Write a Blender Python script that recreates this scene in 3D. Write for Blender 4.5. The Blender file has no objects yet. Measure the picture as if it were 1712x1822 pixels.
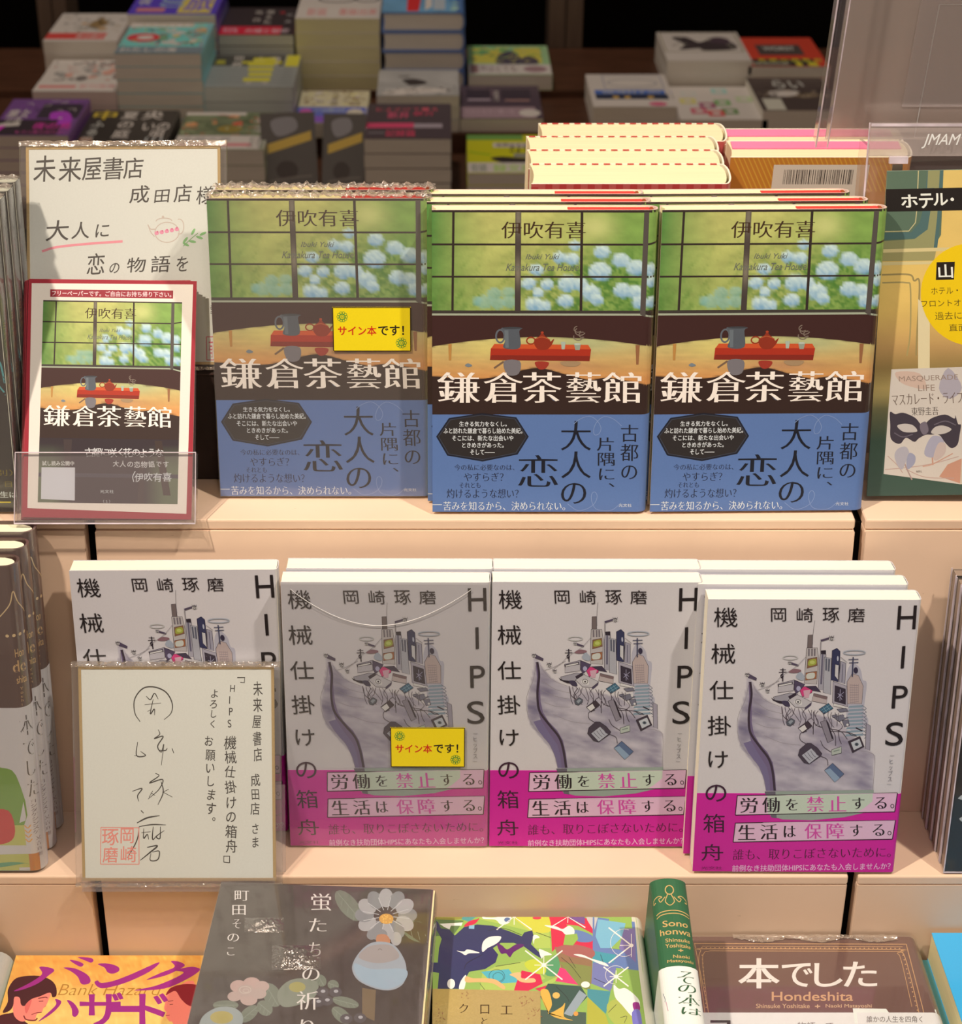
import bpy, math, random
import numpy as np
from mathutils import Vector, Matrix, Euler

R = math.radians
MM = 0.001
LIFT = 950.0                      # the tread of the middle step lies 950 mm above the floor
SC = bpy.context.scene

# ------------------------------------------------------------------ camera
TH = R(28.5); FPX = 3300.0; XC = 790.0; YC = 911.0
CAM = np.array([-23.5, -918.0, 760.0])
cd = bpy.data.cameras.new('camera'); cam = bpy.data.objects.new('camera', cd); SC.collection.objects.link(cam)
cd.sensor_fit = 'HORIZONTAL'; cd.sensor_width = 36.0; cd.lens = 36.0 * FPX / 1712.0
cd.shift_x = (856.0 - XC) / 1712.0
cd.clip_start = 0.02; cd.clip_end = 30
cam.location = (CAM[0]*MM, CAM[1]*MM, (CAM[2]+LIFT)*MM)
cam.rotation_euler = (R(90) - TH, 0, 0)
cd.dof.use_dof = True; cd.dof.focus_distance = 1.14; cd.dof.aperture_fstop = 15.0
SC.camera = cam
SC.view_settings.view_transform = 'Standard'; SC.view_settings.look = 'None'
SC.view_settings.exposure = 0.0; SC.view_settings.gamma = 1.0
SC.view_settings.use_curve_mapping = False

# ------------------------------------------------------------------ ambient light of the shop and its ceiling lamps
wd = bpy.data.worlds.new('shop_air'); SC.world = wd; wd.use_nodes = True
wd.node_tree.nodes['Background'].inputs[0].default_value = (1.0, 0.74, 0.56, 1)
wd.node_tree.nodes['Background'].inputs[1].default_value = 0.23

def lamp(name, loc, target, power, col, size, angle, blend=0.5, kind='SPOT'):
    d = bpy.data.lights.new(name, kind); o = bpy.data.objects.new(name, d); SC.collection.objects.link(o)
    d.energy = power; d.color = col
    if kind == 'SPOT':
        d.shadow_soft_size = size; d.spot_size = R(angle); d.spot_blend = blend
    else:
        d.size = size
    a = Vector((loc[0], loc[1], loc[2]+LIFT))*MM; b = Vector((target[0], target[1], target[2]+LIFT))*MM
    o.location = a; o.rotation_euler = (b-a).to_track_quat('-Z', 'Y').to_euler()
    return o
lamp('key_downlight', (-780, -540, 1800), (110, 110, 200), 131, (1.0, 0.80, 0.62), 0.028, 46, 1.0)
lamp('second_downlight', (720, -480, 1800), (60, 90, 200), 88, (1.0, 0.83, 0.66), 0.03, 46, 1.0)
lamp('third_downlight', (150, -1100, 1700), (60, 100, 150), 13, (1.0, 0.84, 0.74), 0.08, 40, 1.0)
lamp('aisle_downlight', (-325, 2085, 1900), (0, 1700, -100), 27, (1.0, 0.82, 0.66), 0.07, 150, 0.4)

# ------------------------------------------------------------------ pixel rays (used to read real positions off the photograph)
FW = np.array([0, math.cos(TH), -math.sin(TH)]); UP = np.array([0, math.sin(TH), math.cos(TH)]); RT = np.array([1., 0, 0])
def ray(x, y): return FW + RT*(x-XC)/FPX + UP*(YC-y)/FPX
def atZ(x, y, Z): r = ray(x, y); return CAM + (Z-CAM[2])/r[2]*r
def atY(x, y, Y): r = ray(x, y); return CAM + (Y-CAM[1])/r[1]*r

# ------------------------------------------------------------------ colours
LF = np.array([1.05, 0.85, 0.72])
def lin(c):
    c = np.asarray(c, float)/255.0
    return np.where(c <= 0.04045, c/12.92, ((c+0.055)/1.055)**2.4)
def P(r, g=None, b=None, k=1.0):
    c = (r, g, b) if g is not None else r
    return tuple(np.clip(lin(c)/LF*k, 0.0, 0.92))
def PB(r, g, b, k=2.9): return P(r, g, b, k)

def hsh(x, y, s=0):
    n = np.sin(x*127.1 + y*311.7 + s*74.7)*43758.5453
    return n - np.floor(n)
def vn(x, y, s=0):
    x = np.asarray(x, float); y = np.asarray(y, float)
    xi = np.floor(x); yi = np.floor(y); fx = x-xi; fy = y-yi
    fx = fx*fx*(3-2*fx); fy = fy*fy*(3-2*fy)
    a = hsh(xi, yi, s); b = hsh(xi+1, yi, s); c = hsh(xi, yi+1, s); d = hsh(xi+1, yi+1, s)
    return (a*(1-fx)+b*fx)*(1-fy) + (c*(1-fx)+d*fx)*fy
def fbm(x, y, s=0): return (vn(x, y, s)*.5 + vn(x*2.1, y*2.1, s+1)*.3 + vn(x*4.3, y*4.3, s+2)*.2)

# ------------------------------------------------------------------ materials
def new_mat(name):
    m = bpy.data.materials.new(name); m.use_nodes = True
    return m, m.node_tree, m.node_tree.nodes['Principled BSDF']
def paper(name, rough=0.55, spec=0.4, coat=0.0, noise=0.06, scale=900.0, bump=0.0, metal=0.0, coat_rough=0.08, bscale=300):
    m, nt, b = new_mat(name); N = nt.nodes; Lk = nt.links
    at = N.new('ShaderNodeAttribute'); at.attribute_name = 'Col'
    tc = N.new('ShaderNodeTexCoord'); nz = N.new('ShaderNodeTexNoise')
    nz.inputs['Scale'].default_value = scale; nz.inputs['Detail'].default_value = 3
    Lk.new(tc.outputs['Object'], nz.inputs['Vector'])
    mr = N.new('ShaderNodeMapRange'); mr.inputs[3].default_value = 1-noise; mr.inputs[4].default_value = 1+noise
    Lk.new(nz.outputs[0], mr.inputs[0])
    mx = N.new('ShaderNodeVectorMath'); mx.operation = 'SCALE'
    Lk.new(at.outputs['Color'], mx.inputs[0]); Lk.new(mr.outputs[0], mx.inputs['Scale'])
    Lk.new(mx.outputs[0], b.inputs['Base Color'])
    b.inputs['Roughness'].default_value = rough; b.inputs['Specular IOR Level'].default_value = spec
    b.inputs['Coat Weight'].default_value = coat; b.inputs['Coat Roughness'].default_value = coat_rough
    b.inputs['Metallic'].default_value = metal
    if bump:
        nb = N.new('ShaderNodeTexNoise'); nb.inputs['Scale'].default_value = bscale; nb.inputs['Detail'].default_value = 2
        Lk.new(tc.outputs['Object'], nb.inputs['Vector'])
        bp = N.new('ShaderNodeBump'); bp.inputs['Strength'].default_value = bump; bp.inputs['Distance'].default_value = 0.0004
        Lk.new(nb.outputs[0], bp.inputs['Height']); Lk.new(bp.outputs[0], b.inputs['Normal'])
        Lk.new(bp.outputs[0], b.inputs['Coat Normal'])
    return m
M_MATTE = paper('matte_paper', 0.62, 0.3)
M_SATIN = paper('satin_jacket', 0.42, 0.45, noise=0.04)
M_GLOSS = paper('laminated_jacket', 0.35, 0.5, coat=0.6, noise=0.04, coat_rough=0.12)
M_INK = paper('printing_ink', 0.5, 0.4, noise=0.03)
M_GOLD = paper('gold_foil', 0.22, 0.5, metal=0.45, noise=0.1, bump=0.15)
M_SHINE = paper('gloss_film_jacket', 0.3, 0.5, coat=1.0, noise=0.04, bump=0.03, coat_rough=0.06, bscale=60)

def page_mat():
    m, nt, b = new_mat('page_edges'); N = nt.nodes; Lk = nt.links
    at = N.new('ShaderNodeAttribute'); at.attribute_name = 'Col'
    tc = N.new('ShaderNodeTexCoord'); mp = N.new('ShaderNodeMapping'); mp.inputs['Scale'].default_value = (12, 5200, 12)
    nz = N.new('ShaderNodeTexNoise'); nz.inputs['Scale'].default_value = 1.0; nz.inputs['Detail'].default_value = 2
    Lk.new(tc.outputs['Object'], mp.inputs[0]); Lk.new(mp.outputs[0], nz.inputs['Vector'])
    mr = N.new('ShaderNodeMapRange'); mr.inputs[1].default_value = 0.3; mr.inputs[2].default_value = 0.7
    mr.inputs[3].default_value = 0.86; mr.inputs[4].default_value = 1.06
    Lk.new(nz.outputs[0], mr.inputs[0])
    mx = N.new('ShaderNodeVectorMath'); mx.operation = 'SCALE'
    Lk.new(at.outputs['Color'], mx.inputs[0]); Lk.new(mr.outputs[0], mx.inputs['Scale'])
    Lk.new(mx.outputs[0], b.inputs['Base Color']); b.inputs['Roughness'].default_value = 0.8
    b.inputs['Specular IOR Level'].default_value = 0.2
    bp = N.new('ShaderNodeBump'); bp.inputs['Strength'].default_value = 0.3; bp.inputs['Distance'].default_value = 0.0002
    Lk.new(nz.outputs[0], bp.inputs['Height']); Lk.new(bp.outputs[0], b.inputs['Normal'])
    return m
M_PAGE = page_mat()

def panel_mat(name, base, dark, rough=0.6):
    """painted board with fine grain and a few dark scuffs"""
    m, nt, b = new_mat(name); N = nt.nodes; Lk = nt.links
    tc = N.new('ShaderNodeTexCoord')
    n1 = N.new('ShaderNodeTexNoise'); n1.inputs['Scale'].default_value = 9; n1.inputs['Detail'].default_value = 5
    mp = N.new('ShaderNodeMapping'); mp.inputs['Scale'].default_value = (55, 140, 140)
    n2 = N.new('ShaderNodeTexNoise'); n2.inputs['Scale'].default_value = 1; n2.inputs['Detail'].default_value = 4; n2.inputs['Distortion'].default_value = 1.5
    Lk.new(tc.outputs['Object'], n1.inputs['Vector']); Lk.new(tc.outputs['Object'], mp.inputs[0]); Lk.new(mp.outputs[0], n2.inputs['Vector'])
    r1 = N.new('ShaderNodeMapRange'); r1.inputs[1].default_value = 0.3; r1.inputs[2].default_value = 0.7; r1.inputs[3].default_value = 0.93; r1.inputs[4].default_value = 1.04
    Lk.new(n1.outputs[0], r1.inputs[0])
    r2 = N.new('ShaderNodeMapRange'); r2.inputs[1].default_value = 0.735; r2.inputs[2].default_value = 0.78; r2.inputs[3].default_value = 0.0; r2.inputs[4].default_value = 0.55
    Lk.new(n2.outputs[0], r2.inputs[0])
    sc = N.new('ShaderNodeVectorMath'); sc.operation = 'SCALE'; sc.inputs[0].default_value = base
    Lk.new(r1.outputs[0], sc.inputs['Scale'])
    mx = N.new('ShaderNodeMix'); mx.data_type = 'RGBA'; mx.inputs['B'].default_value = (*dark, 1)
    Lk.new(r2.outputs[0], mx.inputs['Factor']); Lk.new(sc.outputs[0], mx.inputs['A']); Lk.new(mx.outputs['Result'], b.inputs['Base Color'])
    b.inputs['Roughness'].default_value = rough; b.inputs['Specular IOR Level'].default_value = 0.35
    bp = N.new('ShaderNodeBump'); bp.inputs['Strength'].default_value = 0.12; bp.inputs['Distance'].default_value = 0.0003
    Lk.new(n2.outputs[0], bp.inputs['Height']); Lk.new(bp.outputs[0], b.inputs['Normal'])
    return m
def plain(name, col, rough=0.6, spec=0.4, noise=0.12, scale=40.0, stretch=(1, 1, 1), metal=0.0):
    m, nt, b = new_mat(name); N = nt.nodes; Lk = nt.links
    tc = N.new('ShaderNodeTexCoord'); mp = N.new('ShaderNodeMapping'); mp.inputs['Scale'].default_value = stretch
    nz = N.new('ShaderNodeTexNoise'); nz.inputs['Scale'].default_value = scale; nz.inputs['Detail'].default_value = 5
    Lk.new(tc.outputs['Object'], mp.inputs[0]); Lk.new(mp.outputs[0], nz.inputs['Vector'])
    mr = N.new('ShaderNodeMapRange'); mr.inputs[1].default_value = .3; mr.inputs[2].default_value = .7
    mr.inputs[3].default_value = 1-noise; mr.inputs[4].default_value = 1+noise
    Lk.new(nz.outputs[0], mr.inputs[0])
    mx = N.new('ShaderNodeVectorMath'); mx.operation = 'SCALE'; mx.inputs[0].default_value = col[:3]
    Lk.new(mr.outputs[0], mx.inputs['Scale']); Lk.new(mx.outputs[0], b.inputs['Base Color'])
    b.inputs['Roughness'].default_value = rough; b.inputs['Specular IOR Level'].default_value = spec; b.inputs['Metallic'].default_value = metal
    return m
def film(name, opacity=0.10, tint=(0.9, 0.9, 0.9), rough=0.06, bump=0.5, scale=90, stretch=(1, 1, 1), gloss=0.25, dist=0.002):
    """thin clear plastic: mostly see-through, with a faint milky film and a glossy reflection"""
    m, nt, b = new_mat(name); N = nt.nodes; Lk = nt.links
    N.remove(b); out = N['Material Output']
    tr = N.new('ShaderNodeBsdfTransparent'); tr.inputs[0].default_value = (0.985, 0.985, 0.985, 1)
    df = N.new('ShaderNodeBsdfDiffuse'); df.inputs[0].default_value = (*tint, 1)
    gl = N.new('ShaderNodeBsdfGlossy'); gl.inputs['Roughness'].default_value = rough
    tc = N.new('ShaderNodeTexCoord'); mp = N.new('ShaderNodeMapping'); mp.inputs['Scale'].default_value = stretch
    nz = N.new('ShaderNodeTexNoise'); nz.inputs['Scale'].default_value = scale; nz.inputs['Detail'].default_value = 3
    Lk.new(tc.outputs['Object'], mp.inputs[0]); Lk.new(mp.outputs[0], nz.inputs['Vector'])
    bp = N.new('ShaderNodeBump'); bp.inputs['Strength'].default_value = bump; bp.inputs['Distance'].default_value = dist
    Lk.new(nz.outputs[0], bp.inputs['Height']); Lk.new(bp.outputs[0], gl.inputs['Normal'])
    m1 = N.new('ShaderNodeMixShader'); m1.inputs[0].default_value = opacity
    Lk.new(tr.outputs[0], m1.inputs[1]); Lk.new(df.outputs[0], m1.inputs[2])
    fr = N.new('ShaderNodeLayerWeight'); fr.inputs[0].default_value = 0.5
    pw = N.new('ShaderNodeMath'); pw.operation = 'POWER'; pw.inputs[1].default_value = 4.0; Lk.new(fr.outputs['Facing'], pw.inputs[0])
    mu = N.new('ShaderNodeMath'); mu.operation = 'MULTIPLY_ADD'; mu.inputs[1].default_value = 0.6; mu.inputs[2].default_value = gloss*0.14; mu.use_clamp = True
    Lk.new(pw.outputs[0], mu.inputs[0])
    m2 = N.new('ShaderNodeMixShader'); Lk.new(mu.outputs[0], m2.inputs[0]); Lk.new(m1.outputs[0], m2.inputs[1]); Lk.new(gl.outputs[0], m2.inputs[2])
    Lk.new(m2.outputs[0], out.inputs[0])
    return m
M_CREAM = panel_mat('cream_painted_board', tuple(np.array((.77, .595, .465))), P(150, 110, 80))
M_BLACK = plain('black_backing', (0.004, 0.0035, 0.003), 0.9, 0.1)
M_FILM = film('shrink_film', 0.03, rough=0.10, bump=0.25, scale=35, gloss=0.25)
M_FILMFLAT = film('smooth_film', 0.02, rough=0.07, bump=0.06, scale=30, gloss=0.25)
M_CRINKLE = film('crinkled_film', 0.22, tint=(.95, .85, .75), rough=0.12, bump=1.0, scale=190, gloss=3.2, dist=0.004, stretch=(1, 1, 1))
M_SLEEVE = film('board_sleeve', 0.04, rough=0.12, bump=0.35, scale=14, gloss=0.35, stretch=(1, 1, .25), dist=0.003)
M_ACRYL = film('clear_acrylic', 0.05, tint=(.8, .75, .85), rough=0.05, bump=0.05, scale=8, gloss=0.7)
M_FROST = film('milky_acrylic', 0.40, tint=(.62, .55, .53), rough=0.25, bump=0.2, scale=10, gloss=0.6)
M_FROST2 = film('milky_acrylic_lip', 0.30, tint=(.62, .57, .58), rough=0.15, bump=0.2, scale=10, gloss=0.8)
M_EDGE = plain('acrylic_edge', P(215, 190, 190, 0.9), 0.2, 0.8, noise=.3, scale=60)

# ------------------------------------------------------------------ mesh building
class Geo:
    def __init__(s): s.V = []; s.F = []; s.C = []; s.M = []; s.n = 0; s.I = []
    def add(s, verts, faces, col, mat=0):
        """col: one colour, or one colour per vertex"""
        o = s.n; s.V.extend(verts); s.n += len(verts); s.I.append((o, s.n, len(s.F), len(s.F)+len(faces)))
        per = len(np.shape(col)) == 2
        for f in faces:
            s.F.append(tuple(i+o for i in f)); s.M.append(mat)
            s.C.append([col[i] for i in f] if per else col)
    def box(s, x0, y0, z0, x1, y1, z1, col=(1, 1, 1), mat=0):
        v = [(x, y, z) for z in (z0, z1) for y in (y0, y1) for x in (x0, x1)]
        s.add(v, [(0, 2, 3, 1), (4, 5, 7, 6), (0, 1, 5, 4), (2, 6, 7, 3), (0, 4, 6, 2), (1, 3, 7, 5)], col, mat)
    def parts(s):
        """pieces that lie well apart, each as a Geo of its own"""
        V = np.asarray(s.V, float); lo = np.array([V[a:b].min(0) for a, b, _, _ in s.I]); hi = np.array([V[a:b].max(0) for a, b, _, _ in s.I])
        n = len(s.I); p = list(range(n)); sz = (hi-lo).max(1)
        def f(i):
            while p[i] != i: p[i] = p[p[i]]; i = p[i]
            return i
        gap = np.sqrt((np.maximum(0, np.maximum(lo[:, None]-hi[None], lo[None]-hi[:, None]))**2).sum(2))
        for i, j in zip(*np.nonzero(np.triu(gap <= 16.0, 1))): p[f(i)] = f(j)
        out = {}
        for i, (a, b, c, d) in enumerate(s.I):
            g = out.setdefault(f(i), Geo()); k = g.n-a; g.V += s.V[a:b]; g.n += b-a
            g.F += [tuple(q+k for q in ff) for ff in s.F[c:d]]; g.C += s.C[c:d]; g.M += s.M[c:d]
        return list(out.values())
    def build(s, name, mats, parent=None, smooth=False):
        me = bpy.data.meshes.new(name)
        v = np.asarray(s.V, float)*MM
        me.from_pydata(v.tolist(), [], s.F)
        for m in (mats if isinstance(mats, (list, tuple)) else [mats]): me.materials.append(m)
        me.polygons.foreach_set('material_index', np.array(s.M, dtype=np.int32))
        ca = me.color_attributes.new('Col', 'FLOAT_COLOR', 'CORNER')
        cols = np.ones((len(me.loops), 4), dtype=np.float32); k = 0
        for f, c in zip(s.F, s.C):
            n = len(f)
            if isinstance(c, list): cols[k:k+n, :3] = np.asarray(c)[:, :3]
            else: cols[k:k+n, :3] = c[:3]
            k += n
        ca.data.foreach_set('color', cols.ravel())
        if smooth: me.polygons.foreach_set('use_smooth', np.ones(len(me.polygons), dtype=bool))
        me.update()
        o = bpy.data.objects.new(name, me); SC.collection.objects.link(o)
        if parent is not None: o.parent = parent
        return o

def empty(name, label, cat, group=None):
    o = bpy.data.objects.new(name, None); SC.collection.objects.link(o)
    o['label'] = label; o['category'] = cat
    if group: o['group'] = group
    o.empty_display_size = 0.02
    return o
def tag(o, label, cat, group=None):
    o['label'] = label; o['category'] = cat
    if group: o['group'] = group
    return o
def put(o, x, y, z, yaw=0, lean=0, roll=0):
    """bottom-left-front corner at (x, y, z) mm; yaw about the vertical, lean back, roll in the plane of the front"""
    m = Matrix.Translation(Vector((x, y, z+LIFT))*MM) @ Matrix.Rotation(R(yaw), 4, 'Z') @ Matrix.Rotation(R(-lean), 4, 'X') @ Matrix.Rotation(R(-roll), 4, 'Y')
    o.matrix_world = m; o.matrix_basis = m
    return o
def copy_tree(o, parent=None):
    c = o.copy(); SC.collection.objects.link(c); c.parent = parent
    for ch in o.children:
        if ch.name in SKIP: continue
        copy_tree(ch, c)
    return c
SKIP = set()

# ------------------------------------------------------------------ lettering
_g = {}
def glyphs(s, style='g'):
    key = (s, style)
    if key in _g: return _g[key]
    cu = bpy.data.curves.new('lettering', 'FONT'); cu.body = s; cu.size = 1.0; cu.resolution_u = 4
    o = bpy.data.objects.new('lettering', cu); SC.collection.objects.link(o)
    dg = bpy.context.evaluated_depsgraph_get()
    me = bpy.data.meshes.new_from_object(o.evaluated_get(dg))
    n = len(me.vertices); co = np.empty(n*3); me.vertices.foreach_get('co', co); v = co.reshape(n, 3)[:, :2].copy()
    F = [tuple(p.vertices) for p in me.polygons]
    if n and (set(style) & set('mbBth')):
        cnt = {}
        for f in F:
            for i in range(len(f)):
                a, b = f[i], f[(i+1) % len(f)]; k = (min(a, b), max(a, b)); cnt.setdefault(k, []).append((a, b))
        sgn = 0.0
        for f in F:
            p = v[list(f)]; x, y = p[:, 0], p[:, 1]; sgn += (x*np.roll(y, -1)-y*np.roll(x, -1)).sum()
        sg = 1 if sgn > 0 else -1
        nr = np.zeros((n, 2))
        for k, e in cnt.items():
            if len(e) == 1:
                a, b = e[0]; d = v[b]-v[a]; L = math.hypot(*d) or 1e-9
                q = np.array([d[1], -d[0]])/L*sg; nr[a] += q; nr[b] += q
        nl = np.maximum(np.hypot(nr[:, 0], nr[:, 1]), 1e-9)[:, None]; nr = nr/nl
        ax, ay = {'m': (0.006, -0.018), 'mb': (0.024, -0.016), 'b': (0.013, 0.010), 'B': (0.024, 0.018), 'it': (-0.014, -0.014), 't': (-0.012, -0.012), 'h': (0.006, 0.006)}.get(style, (0.006, 0.0))
        v[:, 0] += nr[:, 0]*ax; v[:, 1] += nr[:, 1]*ay
    if 'i' in style: v[:, 0] += v[:, 1]*0.35
    bpy.data.objects.remove(o); bpy.data.curves.remove(cu); bpy.data.meshes.remove(me)
    _g[key] = (v, F); return _g[key]

# ------------------------------------------------------------------ surfaces that print can lie on
class Flat:
    def __init__(s, W, H, y=0.0, x0=0.0, z0=0.0): s.W, s.H, s.y, s.x0, s.z0 = W, H, y, x0, z0
    def __call__(s, u, v, off): return (u+s.x0, s.y-off, v+s.z0)
class Wrap:
    """jacket surface: front from x=0, round the spine at x=w, to the back"""
    def __init__(s, w, h, t, r, n=2.0):
        s.W, s.H, s.w, s.t, s.r = w, h, w, t, r
        pts = [(0., 0.), ((w-r)*.5, 0.), (w-r, 0.)]
        K = 10
        for i in range(1, K*2):
            a = math.pi*i/(2*K)
            cx = abs(math.sin(a))**(2/n); cy = abs(math.cos(a))**(2/n)*(1 if math.cos(a) > 0 else -1)
            pts.append((w-r+r*cx, t/2-t/2*cy))
        pts += [(w-r, t), ((w-r)*.5, t), (0., t)]
        s.p = np.array(pts); d = np.diff(s.p, axis=0); s.L = np.concatenate([[0], np.cumsum(np.hypot(d[:, 0], d[:, 1]))])
        tg = np.gradient(s.p, axis=0); tg[0] = (1, 0); tg[1] = (1, 0); tg[-1] = (-1, 0); tg[-2] = (-1, 0)
        tg /= np.hypot(tg[:, 0], tg[:, 1])[:, None]
        s.nr = np.stack([tg[:, 1], -tg[:, 0]], 1)
    def __call__(s, u, v, off):
        x = np.interp(u, s.L, s.p[:, 0]); y = np.interp(u, s.L, s.p[:, 1])
        nx = np.interp(u, s.L, s.nr[:, 0]); ny = np.interp(u, s.L, s.nr[:, 1])
        if u < 0: x = u
        return (float(x+nx*off), float(y+ny*off), v)

def homography(q, W, H):
    """image quad TL, TR, BR, BL -> (0,H) (W,H) (W,0) (0,0)"""
    dst = [(0, H), (W, H), (W, 0), (0, 0)]; A = []; b = []
    for (x, y), (u, v) in zip(q, dst):
        A.append([x, y, 1, 0, 0, 0, -u*x, -u*y]); b.append(u)
        A.append([0, 0, 0, x, y, 1, -v*x, -v*y]); b.append(v)
    h = np.linalg.solve(np.array(A, float), np.array(b, float))
    return np.append(h, 1).reshape(3, 3)

class Art:
    """draws flat print on a surface. Coordinates: those of a drawing sheet whose corners are quad"""
    def __init__(s, surf, quad, W=None, H=None, base=0.04, step=0.0012):
        s.S = surf; s.W = W or surf.W; s.H = H or surf.H
        s.h = homography(quad, s.W, s.H); s.pic = Geo(); s.let = Geo(); s.o = base; s.step = step; s.rnd = random.Random(7)
        s.quad = quad
    def uv(s, x, y):
        a = s.h @ np.array([x, y, 1.0]); return a[0]/a[2], a[1]/a[2]
    def pt(s, x, y):
        u, v = s.uv(x, y)
        if isinstance(s.S, Flat): u = min(max(u, 0), s.W); v = min(max(v, 0), s.H)
        if isinstance(s.S, Wrap): u = max(u, 0); v = min(max(v, 0), s.S.H)
        return s.S(u, v, s.o)
    def up(s): s.o += s.step
    def poly(s, pts, col, g=None):
        s.up(); g = g or s.pic
        g.add([s.pt(x, y) for x, y in pts], [tuple(range(len(pts)))], col)
    def rect(s, x0, y0, x1, y1, col, nx=1, ny=1, g=None):
        s.quadr([(x0, y0), (x1, y0), (x1, y1), (x0, y1)], col, nx, ny, g)
    def quadr(s, q, col, nx=1, ny=1, g=None):
        s.up(); g = g or s.pic; V = []
        for j in range(ny+1):
            b = j/ny
            for i in range(nx+1):
                a = i/nx
                x = (q[0][0]*(1-a)+q[1][0]*a)*(1-b)+(q[3][0]*(1-a)+q[2][0]*a)*b
                y = (q[0][1]*(1-a)+q[1][1]*a)*(1-b)+(q[3][1]*(1-a)+q[2][1]*a)*b
                V.append(s.pt(x, y))
        F = [(j*(nx+1)+i, (j+1)*(nx+1)+i, (j+1)*(nx+1)+i+1, j*(nx+1)+i+1) for j in range(ny) for i in range(nx)]
        g.add(V, F, col)
    def line(s, pts, w, col, g=None, smooth=True, taper=False, up=True):
        if up: s.up()
        g = g or s.pic; p = np.array(pts, float)
        if smooth and len(p) > 2:
            q = np.vstack([2*p[0]-p[1], p, 2*p[-1]-p[-2]]); out = []
            for i in range(1, len(q)-2):
                for t in np.linspace(0, 1, 6, endpoint=False):
                    a, b, c, d = q[i-1], q[i], q[i+1], q[i+2]
                    out.append(0.5*((2*b)+(-a+c)*t+(2*a-5*b+4*c-d)*t*t+(-a+3*b-3*c+d)*t**3))
            out.append(q[-2]); p = np.array(out)
        d = np.gradient(p, axis=0); L = np.maximum(np.hypot(d[:, 0], d[:, 1]), 1e-6)[:, None]; n = np.stack([-d[:, 1], d[:, 0]], 1)/L
        ww = np.full(len(p), w/2.0)
        if taper: ww = ww*(0.35+0.65*np.sin(np.linspace(0.25, math.pi-0.15, len(p))))
        V = []
        for i in range(len(p)):
            V.append(s.pt(*(p[i]+n[i]*ww[i]))); V.append(s.pt(*(p[i]-n[i]*ww[i])))
        g.add(V, [(2*i, 2*i+1, 2*i+3, 2*i+2) for i in range(len(p)-1)], col)
    def columns(s, xs, top, bot, col):
        s.up(); V = []
        for x in xs: V += [s.pt(x, top(x)), s.pt(x, bot(x))]
        s.pic.add(V, [(2*i, 2*i+1, 2*i+3, 2*i+2) for i in range(len(xs)-1)], col)
    def frame(s, x0, y0, x1, y1, w, col, q=None):
        q = q or [(x0, y0), (x1, y0), (x1, y1), (x0, y1)]
        for i in range(4): s.line([q[i], q[(i+1) % 4]], w, col, smooth=False)
    def ell(s, cx, cy, rx, ry, col, n=20, rot=0, g=None):
        c, d = math.cos(R(rot)), math.sin(R(rot))
        s.poly([(cx+rx*math.cos(a)*c-ry*math.sin(a)*d, cy+rx*math.cos(a)*d+ry*math.sin(a)*c) for a in np.linspace(0, 2*math.pi, n, endpoint=False)], col, g)
    def ring(s, cx, cy, rx, ry, w, col, a0=0, a1=360, g=None):
        s.line([(cx+rx*math.cos(R(a)), cy+ry*math.sin(R(a))) for a in np.linspace(a0, a1, 25)], w, col, g, smooth=False)
    def blob(s, pts, col, g=None):
        """closed smooth shape"""
        p = np.array(pts, float); n = len(p); out = []
        for i in range(n):
            a, b, c, d = p[i-1], p[i], p[(i+1) % n], p[(i+2) % n]
            for t in (0, .25, .5, .75):
                out.append(tuple(0.5*((2*b)+(-a+c)*t+(2*a-5*b+4*c-d)*t*t+(-a+3*b-3*c+d)*t**3)))
        s.poly(out, col, g)
    def paint(s, x0, y0, x1, y1, fn, nx, ny):
        """fn(X, Y) -> colours (already albedo) on a grid, smooth between"""
        s.up(); X, Y = np.meshgrid(np.linspace(x0, x1, nx+1), np.linspace(y0, y1, ny+1))
        c = fn(X, Y).reshape(-1, 3); V = [s.pt(x, y) for x, y in zip(X.ravel(), Y.ravel())]
        F = [(j*(nx+1)+i, (j+1)*(nx+1)+i, (j+1)*(nx+1)+i+1, j*(nx+1)+i+1) for j in range(ny) for i in range(nx)]
        s.pic.add(V, F, c)
    def text(s, t, x0, y0, x1, y1, col, style='g', q=None, cols=None):
        """string fitted to a box (or to a quad TL TR BR BL)"""
        s.up(); v, F = glyphs(t, style)
        if not len(v): return
        lo, hi = v.min(0), v.max(0); a = (v[:, 0]-lo[0])/(hi[0]-lo[0]); b = 1-(v[:, 1]-lo[1])/max(hi[1]-lo[1], 1e-6)
        q = q or [(x0, y0), (x1, y0), (x1, y1), (x0, y1)]
        X = (q[0][0]*(1-a)+q[1][0]*a)*(1-b)+(q[3][0]*(1-a)+q[2][0]*a)*b
        Y = (q[0][1]*(1-a)+q[1][1]*a)*(1-b)+(q[3][1]*(1-a)+q[2][1]*a)*b
        s.let.add([s.pt(x, y) for x, y in zip(X, Y)], F, col)
    def cell(s, ch, x0, y0, x1, y1, col, style='g', rot=0, skew=0):
        """one character in its em cell"""
        v, F = glyphs(ch, style)
        if not len(v): return
        x, y = v[:, 0].copy()-0.5, v[:, 1].copy()-0.38
        if ch in '、。': x += 0.55; y += 0.55
        if ch == 'ー': x, y = -y, x
        x = x+skew*y; c, d = math.cos(R(rot)), math.sin(R(rot)); x, y = x*c-y*d, x*d+y*c
        X = (x0+x1)/2+x*(x1-x0); Y = (y0+y1)/2-y*(y1-y0)
        s.let.add([s.pt(a, b) for a, b in zip(X, Y)], F, col)
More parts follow.
